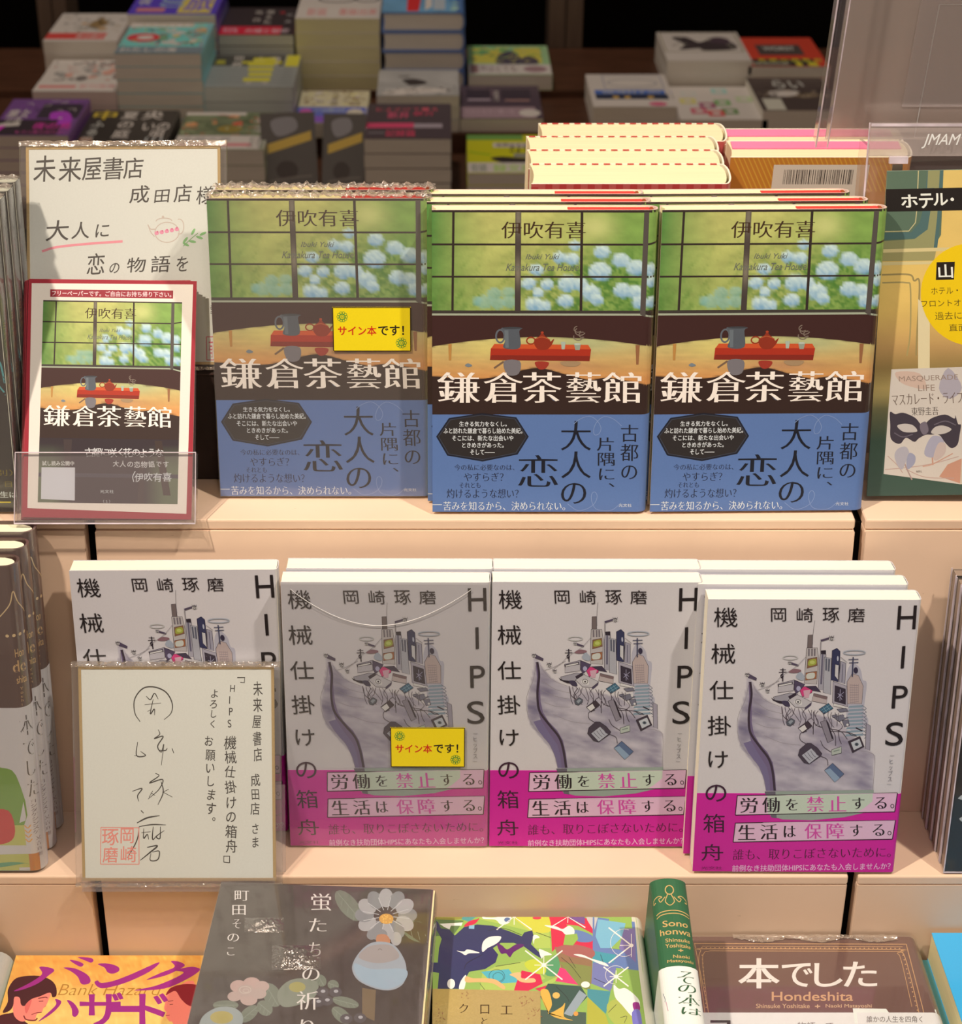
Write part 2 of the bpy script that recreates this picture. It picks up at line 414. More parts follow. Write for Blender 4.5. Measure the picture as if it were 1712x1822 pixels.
    def col_text(s, t, x0, y0, x1, y1, col, style='g', dx=0, hand=False):
        """vertical column of characters; dx: drift of x over the column"""
        s.up(); n = len(t); w = x1-x0; p = (y1-y0)/n
        for i, ch in enumerate(t):
            if ch == ' ': continue
            ox = dx*i/max(n-1, 1); r = s.rnd
            j = (r.uniform(-.06, .06)*w, r.uniform(-.05, .05)*w, r.uniform(-6, 6), r.uniform(-.12, .12)) if hand else (0, 0, 0, 0)
            sc = r.uniform(.88, 1.05) if hand else 1
            cy = y0+p*(i+.5)+j[1]; h = min(p, w*1.15)*sc if not hand else p*sc*.97
            s.cell(ch, x0+ox+j[0], cy-h/2, x0+ox+j[0]+w*sc, cy+h/2, col, style, j[2], j[3])
    def row_text(s, t, x0, y0, x1, y1, col, style='g', dy=0, hand=False):
        s.up(); n = len(t); p = (x1-x0)/n; h = y1-y0
        for i, ch in enumerate(t):
            if ch == ' ': continue
            r = s.rnd; j = (r.uniform(-.05, .05)*h, r.uniform(-.05, .05)*h, r.uniform(-6, 6), r.uniform(-.1, .15)) if hand else (0, 0, 0, 0)
            sc = r.uniform(.9, 1.05) if hand else 1; cx = x0+p*(i+.5)+j[0]; oy = dy*i/max(n-1, 1)+j[1]
            w = h if hand else min(p*1.05, h*1.1)
            s.cell(ch, cx-w*sc/2, y0+oy, cx+w*sc/2, y0+oy+h*sc, col, style, j[2], j[3])
    def emit(s, parent, pic='cover_print', let='cover_lettering', mat=None):
        for g, nm in ((s.pic, pic), (s.let, let)):
            if g.F:
                for q in g.parts(): q.build(nm, mat or M_INK, parent)

# ------------------------------------------------------------------ a book
PAGE = (0.88, 0.85, 0.52); 
def profile_strip(g, surf, v0, v1, off, col, mat=0, u0=None, u1=None, inner=None, edge=None):
    """closed shell that follows the surface between heights v0 and v1, offs inner..off"""
    U = [u for u in surf.L if (u0 is None or u > u0+1e-4) and (u1 is None or u < u1-1e-4)]
    if u0 is not None: U = [u0]+U
    if u1 is not None: U = U+[u1]
    n = len(U); inn = off-0.3 if inner is None else inner; ec = edge or col
    V = [surf(u, v, o) for o in (off, inn) for v in (v0, v1) for u in U]
    A = lambda o, v, i: (o*2+v)*n+i
    out = [(A(0, 0, i), A(0, 0, i+1), A(0, 1, i+1), A(0, 1, i)) for i in range(n-1)]
    inr = [(A(1, 0, i+1), A(1, 0, i), A(1, 1, i), A(1, 1, i+1)) for i in range(n-1)]
    rim = [(A(0, 1, i), A(0, 1, i+1), A(1, 1, i+1), A(1, 1, i)) for i in range(n-1)] + [(A(0, 0, i+1), A(0, 0, i), A(1, 0, i), A(1, 0, i+1)) for i in range(n-1)]
    ends = [(A(0, 0, 0), A(0, 1, 0), A(1, 1, 0), A(1, 0, 0)), (A(0, 1, n-1), A(0, 0, n-1), A(1, 0, n-1), A(1, 1, n-1))]
    g.add(V, out, col, mat); g.add(V, inr+rim+ends, ec, mat)

def book_body(root, w, h, t, hard, col, page=PAGE, edge=None, r=None, mat=None, red=None, th=None, sq=None):
    r = r if r is not None else (7.0 if hard else 2.6)
    surf = Wrap(w, h, t, r, 2.2 if hard else 3.6)
    th = th or (2.4 if hard else 0.5); sq = sq or (3.0 if hard else 0.25)
    g = Geo(); profile_strip(g, surf, 0, h, 0.0, col, inner=-th, edge=edge or col)
    cov = g.build('cover', mat or M_SATIN, root, smooth=False)
    # page block: rounded towards the spine, slightly hollow fore edge when hard
    pg = Geo(); K = 6; y0, y1 = th+.05, t-th-.05; pts = []
    for i in range(K+1):
        a = i/K; pts.append((sq + (1.6*math.sin(a*math.pi) if hard else 0), y1+(y0-y1)*a))
    for i in range(K+1):
        a = i/K; pts.append((w-r-1+ (r-1.8)*math.sin(a*math.pi)**.6 if hard else w-1.0, y0+(y1-y0)*a))
    n = len(pts); V = [(x, y, z) for z in (sq, h-sq) for x, y in pts]
    F = [(i, (i+1) % n, n+(i+1) % n, n+i) for i in range(n)]+[tuple(range(n-1, -1, -1)), tuple(range(n, 2*n))]
    pg.add(V, F, page); pg.build('page_block', M_PAGE, root)
    if red:
        e = Geo(); e.box(w*red, th+.2, h-sq-6, w-r*.9, t-th-2.6, h-sq+.5, P(215, 60, 50)); 
        e.box(w-r*.9, th+1.0, h-sq-6, w-3.0, t-th-3, h-sq+.4, P(175, 45, 38))
        e.build('red_endpaper', M_MATTE, root)
        hb = Geo()
        for k in range(7):
            hb.box(w-5.2+k*.12, th+1+k*(t-2*th-3)/7, h-sq-2, w-2.9, th+1+(k+.6)*(t-2*th-3)/7, h-sq+.6, P(120, 90, 40) if k % 2 else P(190, 60, 40))
        hb.build('headband_stitching', M_MATTE, root)
    return surf, cov
def wrap_band(root, surf, hb, col, off=0.35, name='paper_band', mat=None):
    g = Geo(); profile_strip(g, surf, 0.2, hb, off, col, inner=0.05)
    return g.build(name, mat or M_SATIN, root)
# ------------------------------------------------------------------ the stepped display stand, three units with black slots between
Z1, Y1, TREAD = 207.4, 89.5, 66.5
def board(name, pts, x0, x1, parent, mat=M_CREAM):
    """board with the cross-section pts (y, z), long edges and ends slightly eased"""
    g = Geo(); n = len(pts); c = 0.7
    cy = sum(p[0] for p in pts)/n; cz = sum(p[1] for p in pts)/n
    def ring(x, k): return [(x, y+(c*k if y < cy else -c*k), z+(c*k if z < cz else -c*k)) for y, z in pts]
    V = ring(x0, 1)+ring(x0+c, 0)+ring(x1-c, 0)+ring(x1, 1)
    F = [tuple(range(n))[::-1], tuple(range(3*n, 4*n))]
    for k in range(3):
        F += [(k*n+i, (k+1)*n+i, (k+1)*n+(i+1) % n, k*n+(i+1) % n)[::-1] for i in range(n)]
    g.add([(x, y, z+LIFT) for x, y, z in V], F, (1, 1, 1))
    return g.build(name, mat, parent)
def ease(y0, z0, y1, z1, e=1.1):
    return [(y0+e, z0), (y1, z0), (y1, z1), (y0+e, z1), (y0+.3, z1-.3*e), (y0, z1-e), (y0, z0+e)]
BACKZ = 176.0
for nm, x0, x1, lab in (('left', -760, -246.6, 'cream stepped book stand carrying the upright brown books'),
                        ('mid', -240.2, 231.6, 'cream stepped book stand between the two black slots'),
                        ('right', 238.0, 760, 'cream stepped book stand under the black magazines')):
    st = empty('display_stand', lab, 'display stand', 'cream stepped book stands')
    board('front_deck', [(-300, -102), (0, -102), (0, -90), (-300, -90)], x0, x1, st)
    board('lower_riser', [(0, -90), (12, -90), (12, -7), (0, -7)], x0, x1, st)
    board('middle_tread', ease(0, -6.9, TREAD-.2, 0), x0, x1, st)
    s7 = 23.0/207.4
    board('upper_riser', [(TREAD, 0), (TREAD+12, 0), (TREAD+12+s7*200, 200), (TREAD+s7*200, 200)], x0, x1, st)
    board('top_tread', ease(Y1, 200.2, 182, Z1), x0, x1, st)
    board('ridge_panel', [(182.3, 165), (192, 165), (214, 330), (204.5, 330)], x0, x1, st)
    board('rear_tread', [(224, 160), (470, 160), (470, BACKZ), (224, BACKZ)], x0, x1, st)
    board('rear_riser', [(228, -102), (240, -102), (240, 159.8), (228, 159.8)], x0, x1, st)
    board('plinth', [(-296, -LIFT), (466, -LIFT), (466, -102.2), (-296, -102.2)], x0+4, x1-4, st)
sp = empty('slot_backing', 'black strips seen in the slots between the cream stands', 'backing')
for x, hw in ((-243.4, 5.5), (234.8, 5.5)):
    for k, pts in enumerate((((12.6, -88), (60, -88), (60, -7.5), (12.6, -7.5)), ((79.2, .5), (160, .5), (160, 199.6), (101.3, 199.6)), ((192.6, 168), (205, 168), (226, 328), (214.4, 328)))):
        n = 4; V = [(xx, y, z+LIFT) for xx in (x-hw, x+hw) for y, z in pts]; g = Geo()
        g.add(V, [(3, 2, 1, 0), (4, 5, 6, 7)]+[(i, (i+1) % 4, 4+(i+1) % 4, 4+i) for i in range(4)], (1, 1, 1)); g.build('black_strip', M_BLACK, sp)
    g = Geo(); g.box(x-2.2, -299, LIFT-101.5, x+2.2, -1, LIFT-93); g.build('black_strip', M_BLACK, sp)
sp['kind'] = 'structure'; del sp['label']; del sp['category']; sp.name = 'trim_1'

# ------------------------------------------------------------------ shop floor
g = Geo(); g.box(-4000, -3000, -20, 4000, 4600, 0)
fl = g.build('floor', plain('dark_floor', (0.05, 0.035, 0.028), 0.4, noise=.3, scale=3)); fl['kind'] = 'structure'
g = Geo(); g.box(-4000, 4580, 0, 4000, 4600, 2900)
wl = g.build('wall_back', M_BLACK); wl['kind'] = 'structure'

# ------------------------------------------------------------------ wooden table across the aisle
D1, D2, D3 = -140.0, -108.0, -96.0
M_WOOD = plain('brown_wood', (0.115, 0.052, 0.030), 0.45, 0.4, noise=.25, scale=14, stretch=(1, 6, 6))
M_POST = plain('grey_brown_post', (0.17, 0.125, 0.095), 0.5, 0.4, noise=.12, scale=9, stretch=(8, 8, 1))
tb = empty('display_table', 'brown wooden stepped table across the aisle, loaded with books', 'table')
for nmz, (a, b, z0, z1) in {'front_step': (1690, 1925, D1-40, D1), 'middle_step': (1925.2, 2124, D1-40, D2), 'back_step': (2124.2, 2400, D1-40, D3)}.items():
    g = Geo(); g.box(-1100, a, LIFT+z0, 1100, b, LIFT+z1); g.build(nmz, M_WOOD, tb)
for sx in (-1060, -520, 120, 1060-60):
    g = Geo(); g.box(sx, 1760, 0, sx+60, 2360, LIFT+D1-40.2); g.build('table_support', M_WOOD, tb)
bk = empty('shelf_bay', 'tall dark shelf bay rising behind the wooden table', 'shelving')
g = Geo(); g.box(-1400, 2560, 0, 1400, 2575, 2600); g.build('back_panel', M_BLACK, bk)
for px0, px1, Y in ((75, 126, 2404), (976, 1035, 2404)):
    a = atY(px0, 100, Y)[0]; b = atY(px1, 100, Y)[0]; m = (a+b)/2
    for (u, v) in ((a, m-1.2), (m+1.2, b)):
        g = Geo(); g.box(u, Y, 0, v, Y+110, 2600); g.build('upright', M_POST, bk)

# ------------------------------------------------------------------ stacks of books on the wooden table
ORD = ['', 'second', 'third', 'fourth', 'fifth', 'sixth', 'seventh', 'eighth', 'ninth', 'tenth']
SHEET = [(0, 0), (100, 0), (100, 100), (0, 100)]
SHORT = ['grey red-banded book', 'white pink-banded book', 'teal picture book', 'violet and yellow book', 'black red-banded book', 'grey and yellow book', 'white book with black rings', 'blue red-stroked book',
         'grey landscape book', 'black red-lettered book', 'yellow and green book', 'plum book with dark windows', 'lime green book', 'purple and black book', 'black book with large characters', 'green leafy book',
         'tan book with violet band', 'white book with navy band', 'cream silhouette book', 'cream many-pictured book', 'red dark-titled book', 'dark white-shaped book']
_st = []
def stack(label, x0, x1, yf, Y, deck, t, cols, art, h=188.0, hard=False, page=None, under=None, yaw=0, edge=None, jit=1.5, band=None, seed=0, glossy=False):
    """books lying flat, bottom edge towards the aisle; the top one is read off the photograph"""
    rr = random.Random(seed+int(x0)); a = atY(x0, yf, Y); b = atY(x1, yf, Y); w = b[0]-a[0]; top = a[2]
    n = max(1, round((top-deck)/t)); t = (top-deck)/n - 0.15
    page = page or P(170, 156, 136, 2.5)
    sh = SHORT[len(_st)]; _st.append(1)
    grp = 'pile topped by the '+sh
    if n == 1: grp = None
    for k in range(n):
        nm = label if k == 0 else '%s book down in the pile topped by the %s' % (ORD[k], sh)
        o = empty('book', nm, 'book', grp)
        c = cols if k == 0 or not edge else edge
        surf, cov = book_body(o, w, h, t, hard, c, page=page, mat=M_GLOSS if (k == 0 and glossy) else M_SATIN)
        if k == 0 and art:
            A = Art(surf, SHEET, w, h, base=0.05, step=0.02); art(A); A.emit(cov, 'cover_print', 'cover_lettering')
        jx, jy, jr = (0, 0, 0) if k == 0 else (rr.uniform(-jit, jit)*.5, rr.uniform(0, jit)*.4, rr.uniform(-.2, .2))
        put(o, a[0]+jx, a[1]+jy, top-k*(t+.15), yaw+jr, 90)

def scrib(A, x0, y0, x1, y1, col, n=6, w=2.0, seed=1):
    r = random.Random(seed)
    for i in range(n):
        x = r.uniform(x0, x1); y = r.uniform(y0, y1)
        A.line([(x, y), (x+r.uniform(-6, 6), y+r.uniform(-4, 4)), (x+r.uniform(-9, 9), y+r.uniform(-6, 6))], w, col)
def patch(A, x0, y0, x1, y1, cols, n=20, seed=1, s=8):
    r = random.Random(seed)
    for i in range(n):
        A.ell(r.uniform(x0, x1), r.uniform(y0, y1), r.uniform(.4, 1)*s, r.uniform(.3, .8)*s, r.choice(cols), 10, r.uniform(0, 90))
def busy(A, x0, y0, x1, y1, cols, n, seed, w=1.6):
    r = random.Random(seed)
    for i in range(n):
        x, y = r.uniform(x0, x1), r.uniform(y0, y1); a = r.uniform(0, 6.28); l = r.uniform(3, 9)
        A.line([(x, y), (min(max(x+l*math.cos(a), x0), x1), min(max(y+l*.6*math.sin(a), y0), y1)), (min(max(x+l*1.5*math.cos(a+.8), x0), x1), min(max(y+l*math.sin(a+.8), y0), y1))], w*r.uniform(.5, 1.4), r.choice(cols), up=False)
    A.up()
W_ = PB(178, 168, 158); K_ = PB(38, 30, 28); GR = PB(105, 98, 90)
def a1(A):
    A.rect(0, 72, 99, 93, PB(185, 50, 45), 4); A.text('命の終わり', 40, 76, 90, 90, W_, 'b')
    patch(A, 25, 12, 90, 60, [PB(120, 110, 100), PB(170, 160, 150), PB(140, 110, 80)], 14, 3, 8); A.poly([(45, 45), (60, 15), (75, 40), (60, 55)], PB(110, 85, 55))
    busy(A, 8, 4, 94, 68, [PB(90, 82, 76), PB(195, 188, 180), PB(120, 100, 70)], 34, 31)
def a2(A):
    patch(A, 10, 5, 95, 60, [PB(130, 120, 112), PB(175, 168, 160), PB(160, 110, 95), PB(90, 80, 75)], 26, 5, 9)
    A.rect(0, 70, 99, 100, PB(190, 160, 155), 4); A.rect(4, 82, 48, 90, PB(190, 90, 85)); A.text('新刊発売', 52, 78, 95, 92, PB(200, 110, 105), 'b')
    busy(A, 6, 3, 94, 66, [PB(70, 62, 60), PB(150, 100, 90), PB(190, 182, 176)], 40, 32)
def a3(A):
    A.paint(0, 0, 99, 100, lambda X, Y: np.array(PB(90, 140, 140))*(1+.3*(fbm(X/12, Y/9)-.5))[..., None], 10, 10)
    A.rect(0, 0, 99, 14, PB(185, 180, 150), 4); A.text('うみのおくりもの', 12, 2, 88, 12, PB(130, 120, 90), 'b')
    patch(A, 30, 20, 96, 70, [PB(90, 150, 160), PB(70, 110, 90), PB(190, 170, 70), PB(150, 180, 190)], 22, 6, 9)
    A.ell(24, 50, 20, 14, PB(180, 45, 50)); A.ell(26, 50, 10, 7, PB(190, 140, 130)); A.ell(88, 25, 7, 8, PB(200, 120, 80))
    A.rect(0, 80, 99, 100, PB(90, 95, 98), 4); A.text('わたしの海', 4, 82, 70, 97, W_, 'b')
    busy(A, 5, 16, 96, 78, [PB(50, 90, 90), PB(160, 190, 180), PB(190, 170, 80), PB(170, 90, 90)], 44, 33)
def a4(A):
    A.rect(55, 10, 99, 96, PB(190, 135, 60), 4); A.text('旅', 60, 20, 92, 88, PB(90, 70, 140), 'B')
    for i in range(3): A.ring(45, 30+18*i, 12, 7, 4, PB(110, 120, 190)); 
    A.text('夜', 5, 40, 20, 66, PB(150, 140, 190), 'b'); A.rect(8, 78, 40, 92, PB(150, 90, 90))
def a5(A):
    A.rect(0, 70, 99, 99, PB(215, 30, 45), 4); A.text('93%', 4, 76, 24, 92, PB(230, 120, 125), 'b'); A.text('の嘘と秘密', 34, 78, 92, 93, PB(235, 130, 135), 'b')
    A.col_text('告白', 38, 5, 50, 60, W_); A.col_text('消えた', 53, 8, 65, 64, W_, 'b'); A.col_text('夜', 72, 5, 80, 34, PB(150, 40, 45), 'b'); A.col_text('の声', 82, 15, 92, 66, PB(140, 130, 125))
def a6(A):
    A.rect(0, 0, 99, 34, PB(55, 50, 45), 4); A.rect(0, 36, 99, 100, PB(112, 108, 102), 4)
    for i in range(7): A.line([(0, 42+i*8), (50, 40+i*8), (99, 43+i*8)], 1.4, PB(85, 82, 78))
    A.col_text('世界', 22, 0, 36, 40, W_, 'b'); A.text('白書', 48, 4, 78, 34, W_, 'b'); A.col_text('黒', 3, 5, 16, 40, PB(200, 160, 40), 'b')
    for y in (8, 24, 40, 56, 72): A.rect(42+(y % 3)*2, y, 72-(y % 4)*2, y+11, PB(215, 180, 40))
    A.rect(34, 20, 80, 27, PB(205, 170, 40)); A.rect(84, 0, 99, 36, PB(220, 180, 40)); A.text('第一集', 45, 84, 72, 93, W_)
def a7(A):
    A.rect(0, 55, 99, 99, PB(180, 158, 150), 4); A.text('新装', 12, 62, 36, 90, PB(190, 100, 95), 'b'); A.text('重版出来', 50, 64, 96, 88, PB(190, 95, 90), 'b')
    A.ring(45, 28, 22, 12, 3, PB(50, 45, 45)); A.ring(82, 28, 14, 10, 3, PB(60, 55, 55)); A.line([(20, 10), (45, 4), (70, 14)], 3, PB(70, 65, 65))
def a8(A):
    A.paint(0, 0, 99, 100, lambda X, Y: np.array(PB(80, 110, 140))*(1+.6*(fbm(X/10, Y/12, 3)-.5))[..., None], 10, 10)
    A.poly([(30, 30), (48, 25), (44, 96), (30, 96)], PB(190, 35, 35)); A.poly([(52, 30), (60, 25), (60, 80), (52, 92)], W_)
    A.rect(62, 20, 76, 90, PB(130, 130, 135)); patch(A, 78, 20, 96, 90, [PB(50, 80, 120), PB(120, 140, 160)], 10, 4, 7)
def a9(A):
    A.paint(0, 0, 98, 100, lambda X, Y: np.array(PB(122, 114, 108))*(.8+.6*fbm(X/30, Y/20, 5))[..., None], 12, 12)
    A.blob([(30, 40), (45, 36), (60, 48), (55, 58), (40, 62), (34, 52)], PB(40, 32, 30)); A.line([(25, 28), (38, 26)], 4, PB(50, 40, 35))
    A.blob([(20, 78), (60, 70), (98, 88), (99, 99), (10, 96)], PB(175, 170, 165))
    busy(A, 6, 60, 94, 96, [PB(180, 175, 170), PB(90, 84, 80)], 24, 36)
def a10(A):
    A.rect(0, 56, 56, 70, PB(210, 50, 75), 3); A.rect(56, 58, 99, 70, PB(120, 105, 108), 3)
    for i, c in enumerate('とよざけてーA'): A.text(c, 10+i*11, 12, 18+i*11, 22, PB(150, 60, 70), 'b')
    A.text('新井', 24, 24, 50, 44, PB(190, 60, 80), 'b'); A.text('恭介', 54, 24, 80, 36, PB(170, 50, 70), 'b')
    A.text('記録篇', 24, 76, 58, 94, PB(200, 50, 70), 'b'); A.rect(4, 82, 22, 86, PB(90, 80, 80))
def a11(A):
    A.rect(6, 8, 90, 62, PB(170, 150, 60)); patch(A, 4, 4, 60, 30, [PB(90, 130, 80), PB(110, 150, 100)], 12, 8, 8)
    A.blob([(36, 40), (50, 20), (62, 34), (64, 64), (36, 64)], PB(60, 52, 60)); A.blob([(66, 46), (74, 38), (84, 48), (84, 64), (64, 64)], PB(65, 55, 60))
    A.rect(0, 66, 99, 99, PB(178, 165, 150), 4); A.text('世界はとても', 4, 70, 58, 92, PB(110, 90, 85), 'b'); A.ell(80, 82, 14, 10, PB(120, 90, 90)); A.rect(3, 68, 12, 94, PB(110, 80, 75))
    busy(A, 4, 6, 92, 62, [PB(80, 120, 60), PB(190, 175, 80), PB(70, 60, 70)], 30, 34)
def a12(A):
    A.ring(25, 24, 17, 14, 2, PB(90, 70, 75)); A.rect(8, 12, 38, 40, PB(45, 35, 42)); A.rect(52, 12, 88, 40, PB(48, 38, 44))
    A.line([(10, 44), (38, 44)], 5, PB(135, 115, 120)); A.line([(56, 46), (86, 46)], 4, PB(130, 95, 85)); A.text('月', 42, 18, 48, 48, W_)
    A.rect(0, 66, 99, 99, PB(120, 95, 98), 4); A.ell(84, 84, 13, 11, W_); A.text('ベストセラー第一位', 6, 74, 66, 86, PB(150, 125, 125))
def a13(A):
    A.rect(0, 0, 99, 14, PB(80, 110, 50), 3); A.rect(34, 22, 98, 34, W_); A.text('世界の力で', 38, 23, 80, 33, K_, 'b'); A.text('さようなら', 55, 30, 96, 48, K_, 'B')
    A.blob([(30, 62), (45, 58), (70, 62), (90, 60), (98, 72), (60, 78), (40, 72)], K_); A.rect(60, 50, 99, 60, GR)
    A.rect(0, 74, 99, 99, PB(165, 165, 135), 4); A.text('街頭', 4, 78, 24, 97, PB(90, 95, 80), 'b'); A.text('録文庫', 32, 78, 84, 97, PB(120, 165, 50), 'b'); A.line([(2, 46), (30, 54)], 2, PB(90, 130, 20))
def a14(A):
    A.rect(45, 14, 98, 54, PB(45, 35, 42)); A.blob([(60, 40), (80, 36), (92, 56), (90, 72), (70, 66)], PB(130, 45, 135)); A.rect(0, 58, 99, 99, PB(42, 32, 36), 4)
    A.text('魔女', 6, 30, 34, 52, W_, 'b'); A.text('夜の鳥', 48, 66, 96, 84, PB(190, 40, 110), 'b'); A.line([(4, 74), (30, 70)], 8, PB(170, 165, 150)); A.poly([(0, 78), (14, 74), (8, 96), (0, 96)], PB(215, 30, 130))
    A.text('少年', 8, 52, 30, 70, W_, 'b')
    A.row_text('もう二度と戻らない', 30, 88, 98, 95, PB(180, 60, 110), 'b')
    busy(A, 4, 6, 96, 56, [PB(110, 60, 115), PB(170, 150, 165), PB(45, 35, 45)], 22, 40)
def a15(A):
    A.text('中', 4, 2, 30, 26, PB(215, 130, 40), 'B'); A.text('央', 60, 2, 84, 26, W_, 'b')
    A.col_text('夏の庭', 36, 2, 56, 78, PB(160, 155, 148), 'b'); A.col_text('ふる里', 6, 28, 22, 92, PB(150, 145, 140), 'b', dx=-3)
    A.text('いの', 66, 36, 96, 56, W_, 'b'); A.text('唄', 78, 56, 94, 76, W_, 'b'); A.text('川', 72, 74, 94, 98, PB(130, 125, 120), 'b'); A.text('田', 4, 76, 16, 92, PB(140, 80, 45))
def a16(A):
    A.paint(0, 0, 98, 64, lambda X, Y: np.array(PB(82, 84, 60))*(.5+1.1*fbm(X/14, Y/9, 2))[..., None], 14, 10); A.rect(0, 0, 99, 8, PB(165, 160, 140), 3)
    A.ell(55, 12, 7, 5, PB(190, 110, 80)); A.ell(62, 32, 6, 5, PB(180, 70, 50)); A.ell(36, 30, 3, 3, PB(180, 100, 60)); A.ell(55, 46, 14, 10, PB(110, 90, 40)); A.ell(10, 34, 7, 7, PB(165, 110, 70))
    A.col_text('彩葉', 80, 8, 98, 60, PB(175, 175, 160), 'm'); A.rect(0, 64, 99, 99, PB(180, 165, 155), 4)
    A.text('本屋大賞', 6, 68, 60, 78, PB(120, 110, 105), 'b'); A.rect(4, 84, 34, 92, PB(195, 95, 95)); A.rect(48, 84, 84, 92, PB(195, 95, 95)); A.text('友樹', 80, 66, 98, 96, GR, 'm')
    busy(A, 3, 8, 92, 62, [PB(55, 62, 40), PB(130, 128, 95), PB(150, 80, 60)], 46, 35)
def a19(A):
    patch(A, 10, 4, 92, 45, [PB(165, 145, 105), PB(120, 100, 75), PB(185, 170, 130)], 18, 9, 8); A.col_text('花言葉', 44, 2, 56, 48, PB(110, 95, 75)); 
    A.rect(0, 52, 99, 80, PB(70, 75, 135), 3); A.rect(0, 80, 99, 99, PB(100, 60, 130), 3); A.ell(12, 66, 9, 8, PB(180, 60, 120)); A.ell(82, 70, 12, 12, PB(170, 150, 125)); A.row_text('いつか晴れる日', 24, 56, 68, 68, PB(140, 150, 190), 'b')
    busy(A, 4, 3, 94, 48, [PB(120, 98, 70), PB(190, 175, 140)], 34, 37)
def a21(A):
    A.frame(20, 3, 92, 46, 2, PB(130, 120, 120)); A.blob([(24, 30), (40, 16), (60, 14), (80, 18), (86, 32), (60, 40), (36, 40)], PB(200, 192, 186)); A.ring(55, 28, 30, 12, 2, PB(120, 112, 110))
    A.rect(6, 50, 99, 74, PB(60, 80, 130), 3); A.rect(6, 62, 99, 80, PB(38, 40, 52), 3); A.text('夜明けの', 14, 52, 86, 60, PB(150, 170, 210), 'b')
    for x in (30, 44, 72): A.ell(x, 72, 4, 4, PB(200, 120, 60))
    A.rect(6, 78, 99, 99, PB(160, 160, 175), 3); A.ell(78, 92, 11, 6, PB(190, 70, 90))
def a22(A):
    A.frame(3, 3, 95, 70, 2, PB(120, 108, 90)); A.blob([(16, 20), (34, 18), (46, 36), (60, 30), (84, 34), (88, 60), (50, 66), (44, 58), (20, 62), (28, 44)], PB(50, 40, 40)); A.blob([(56, 32), (70, 18), (84, 26), (80, 44)], PB(60, 45, 50))
    A.rect(0, 72, 99, 99, PB(185, 172, 158), 3)
    busy(A, 14, 16, 88, 66, [PB(150, 140, 120), PB(70, 55, 55)], 16, 38, 1.0)
def a23(A):
    for i, (x, y, c) in enumerate(((24, 22, (150, 165, 190)), (60, 14, (120, 150, 190)), (20, 45, (190, 150, 80)), (40, 58, (120, 60, 80)), (58, 50, (90, 120, 70)), (28, 75, (150, 70, 80)), (62, 76, (80, 100, 60)), (84, 40, (140, 150, 110)), (46, 82, (170, 60, 60)))):
        A.rect(x-9, y-8, x+9, y+8, PB(*c)); A.ell(x, y, 5, 4, PB(190, 180, 160))
def a24(A):
    A.rect(22, 26, 78, 62, PB(62, 50, 46)); A.text('WORST', 30, 32, 70, 46, PB(150, 145, 140), 'B'); A.rect(8, 76, 99, 99, PB(50, 42, 36), 3)
    A.row_text('言葉の展覧会', 14, 74, 96, 84, PB(200, 150, 40), 'B'); A.rect(60, 86, 99, 99, PB(205, 140, 40)); A.row_text('特別対談', 8, 86, 52, 96, PB(150, 140, 120), 'b')
def a25(A):
    A.blob([(20, 45), (50, 40), (60, 52), (30, 60)], W_); A.text('らい', 30, 8, 70, 34, PB(150, 145, 140), 'b'); A.rect(6, 66, 99, 99, PB(150, 140, 125)); A.ell(64, 55, 18, 8, PB(95, 78, 62)); A.ell(36, 52, 20, 7, PB(190, 185, 165))
    busy(A, 6, 36, 94, 64, [PB(130, 110, 90), PB(40, 32, 30)], 24, 39)
S = stack
S('grey and white book with a red band at the end of the back row', 76, 208, 73, 2126, D3, 22, PB(160, 150, 145), a1, seed=1)
S('white and pink book beside the teal picture book', 57, 208, 163, 1930, D2, 20, PB(178, 168, 160), a2, seed=2, page=P(170, 145, 135, 2.4))
S('teal picture book with red patch on a tall stack', 203, 358, 95, 1930, D2, 21.5, PB(95, 130, 130), a3, seed=3, h=190)
S('violet book with a yellow panel behind the teal book', 226, 384, 25, 2130, D3, 22, PB(70, 50, 140), a4, seed=4, edge=PB(90, 80, 120))
S('black book with a red band on the back row', 388, 523, 62, 2130, D3, 20, PB(48, 38, 38), a5, seed=5, page=P(155, 145, 135, 2.4))
S('grey and black book with yellow panels', 360, 522, 155, 1932, D2, 24, PB(110, 106, 100), a6, seed=6, page=P(160, 155, 145, 2.4))
S('white book with black rings and a pink band on the tallest stack', 525, 676, 33, 2130, D3, 23.5, PB(178, 168, 162), a7, seed=7, page=P(185, 155, 112, 2.6))
S('blue picture book with a red stroke on a tall stack', 679, 828, 22, 2130, D3, 30, PB(60, 80, 115), a8, seed=8, edge=PB(70, 85, 120), hard=True)
S('grey landscape book with a dark swoosh', 670, 818, 170, 1935, D2, 22, PB(130, 122, 116), a9, seed=9, h=150)
S('black book with red lettering and a thick red bar', 648, 804, 247, 1712, D1, 24, PB(58, 46, 48), a10, seed=10, h=180)
S('yellow and green picture book with a white band', 834, 984, 133, 2130, D3, 20, PB(120, 140, 100), a11, seed=11)
S('dark plum book with two dark windows and a mauve band', 819, 968, 211, 1934, D2, 28, PB(62, 48, 54), a12, seed=12)
S('lime green book with black lettering', 833, 975, 308, 1714, D1, 19, PB(150, 205, 20), a13, seed=13)
S('purple and black book with pink lettering', -22, 122, 241, 1714, D1, 20, PB(100, 62, 108, 2.2), a14, seed=14, page=P(165, 145, 130, 2.4))
S('black book covered with large white and orange characters', 128, 292, 262, 1712, D1, 26, PB(42, 36, 32), a15, seed=15)
S('green leafy book with a white and pink band', 306, 470, 266, 1714, D1, 22, PB(110, 108, 88), a16, seed=16)
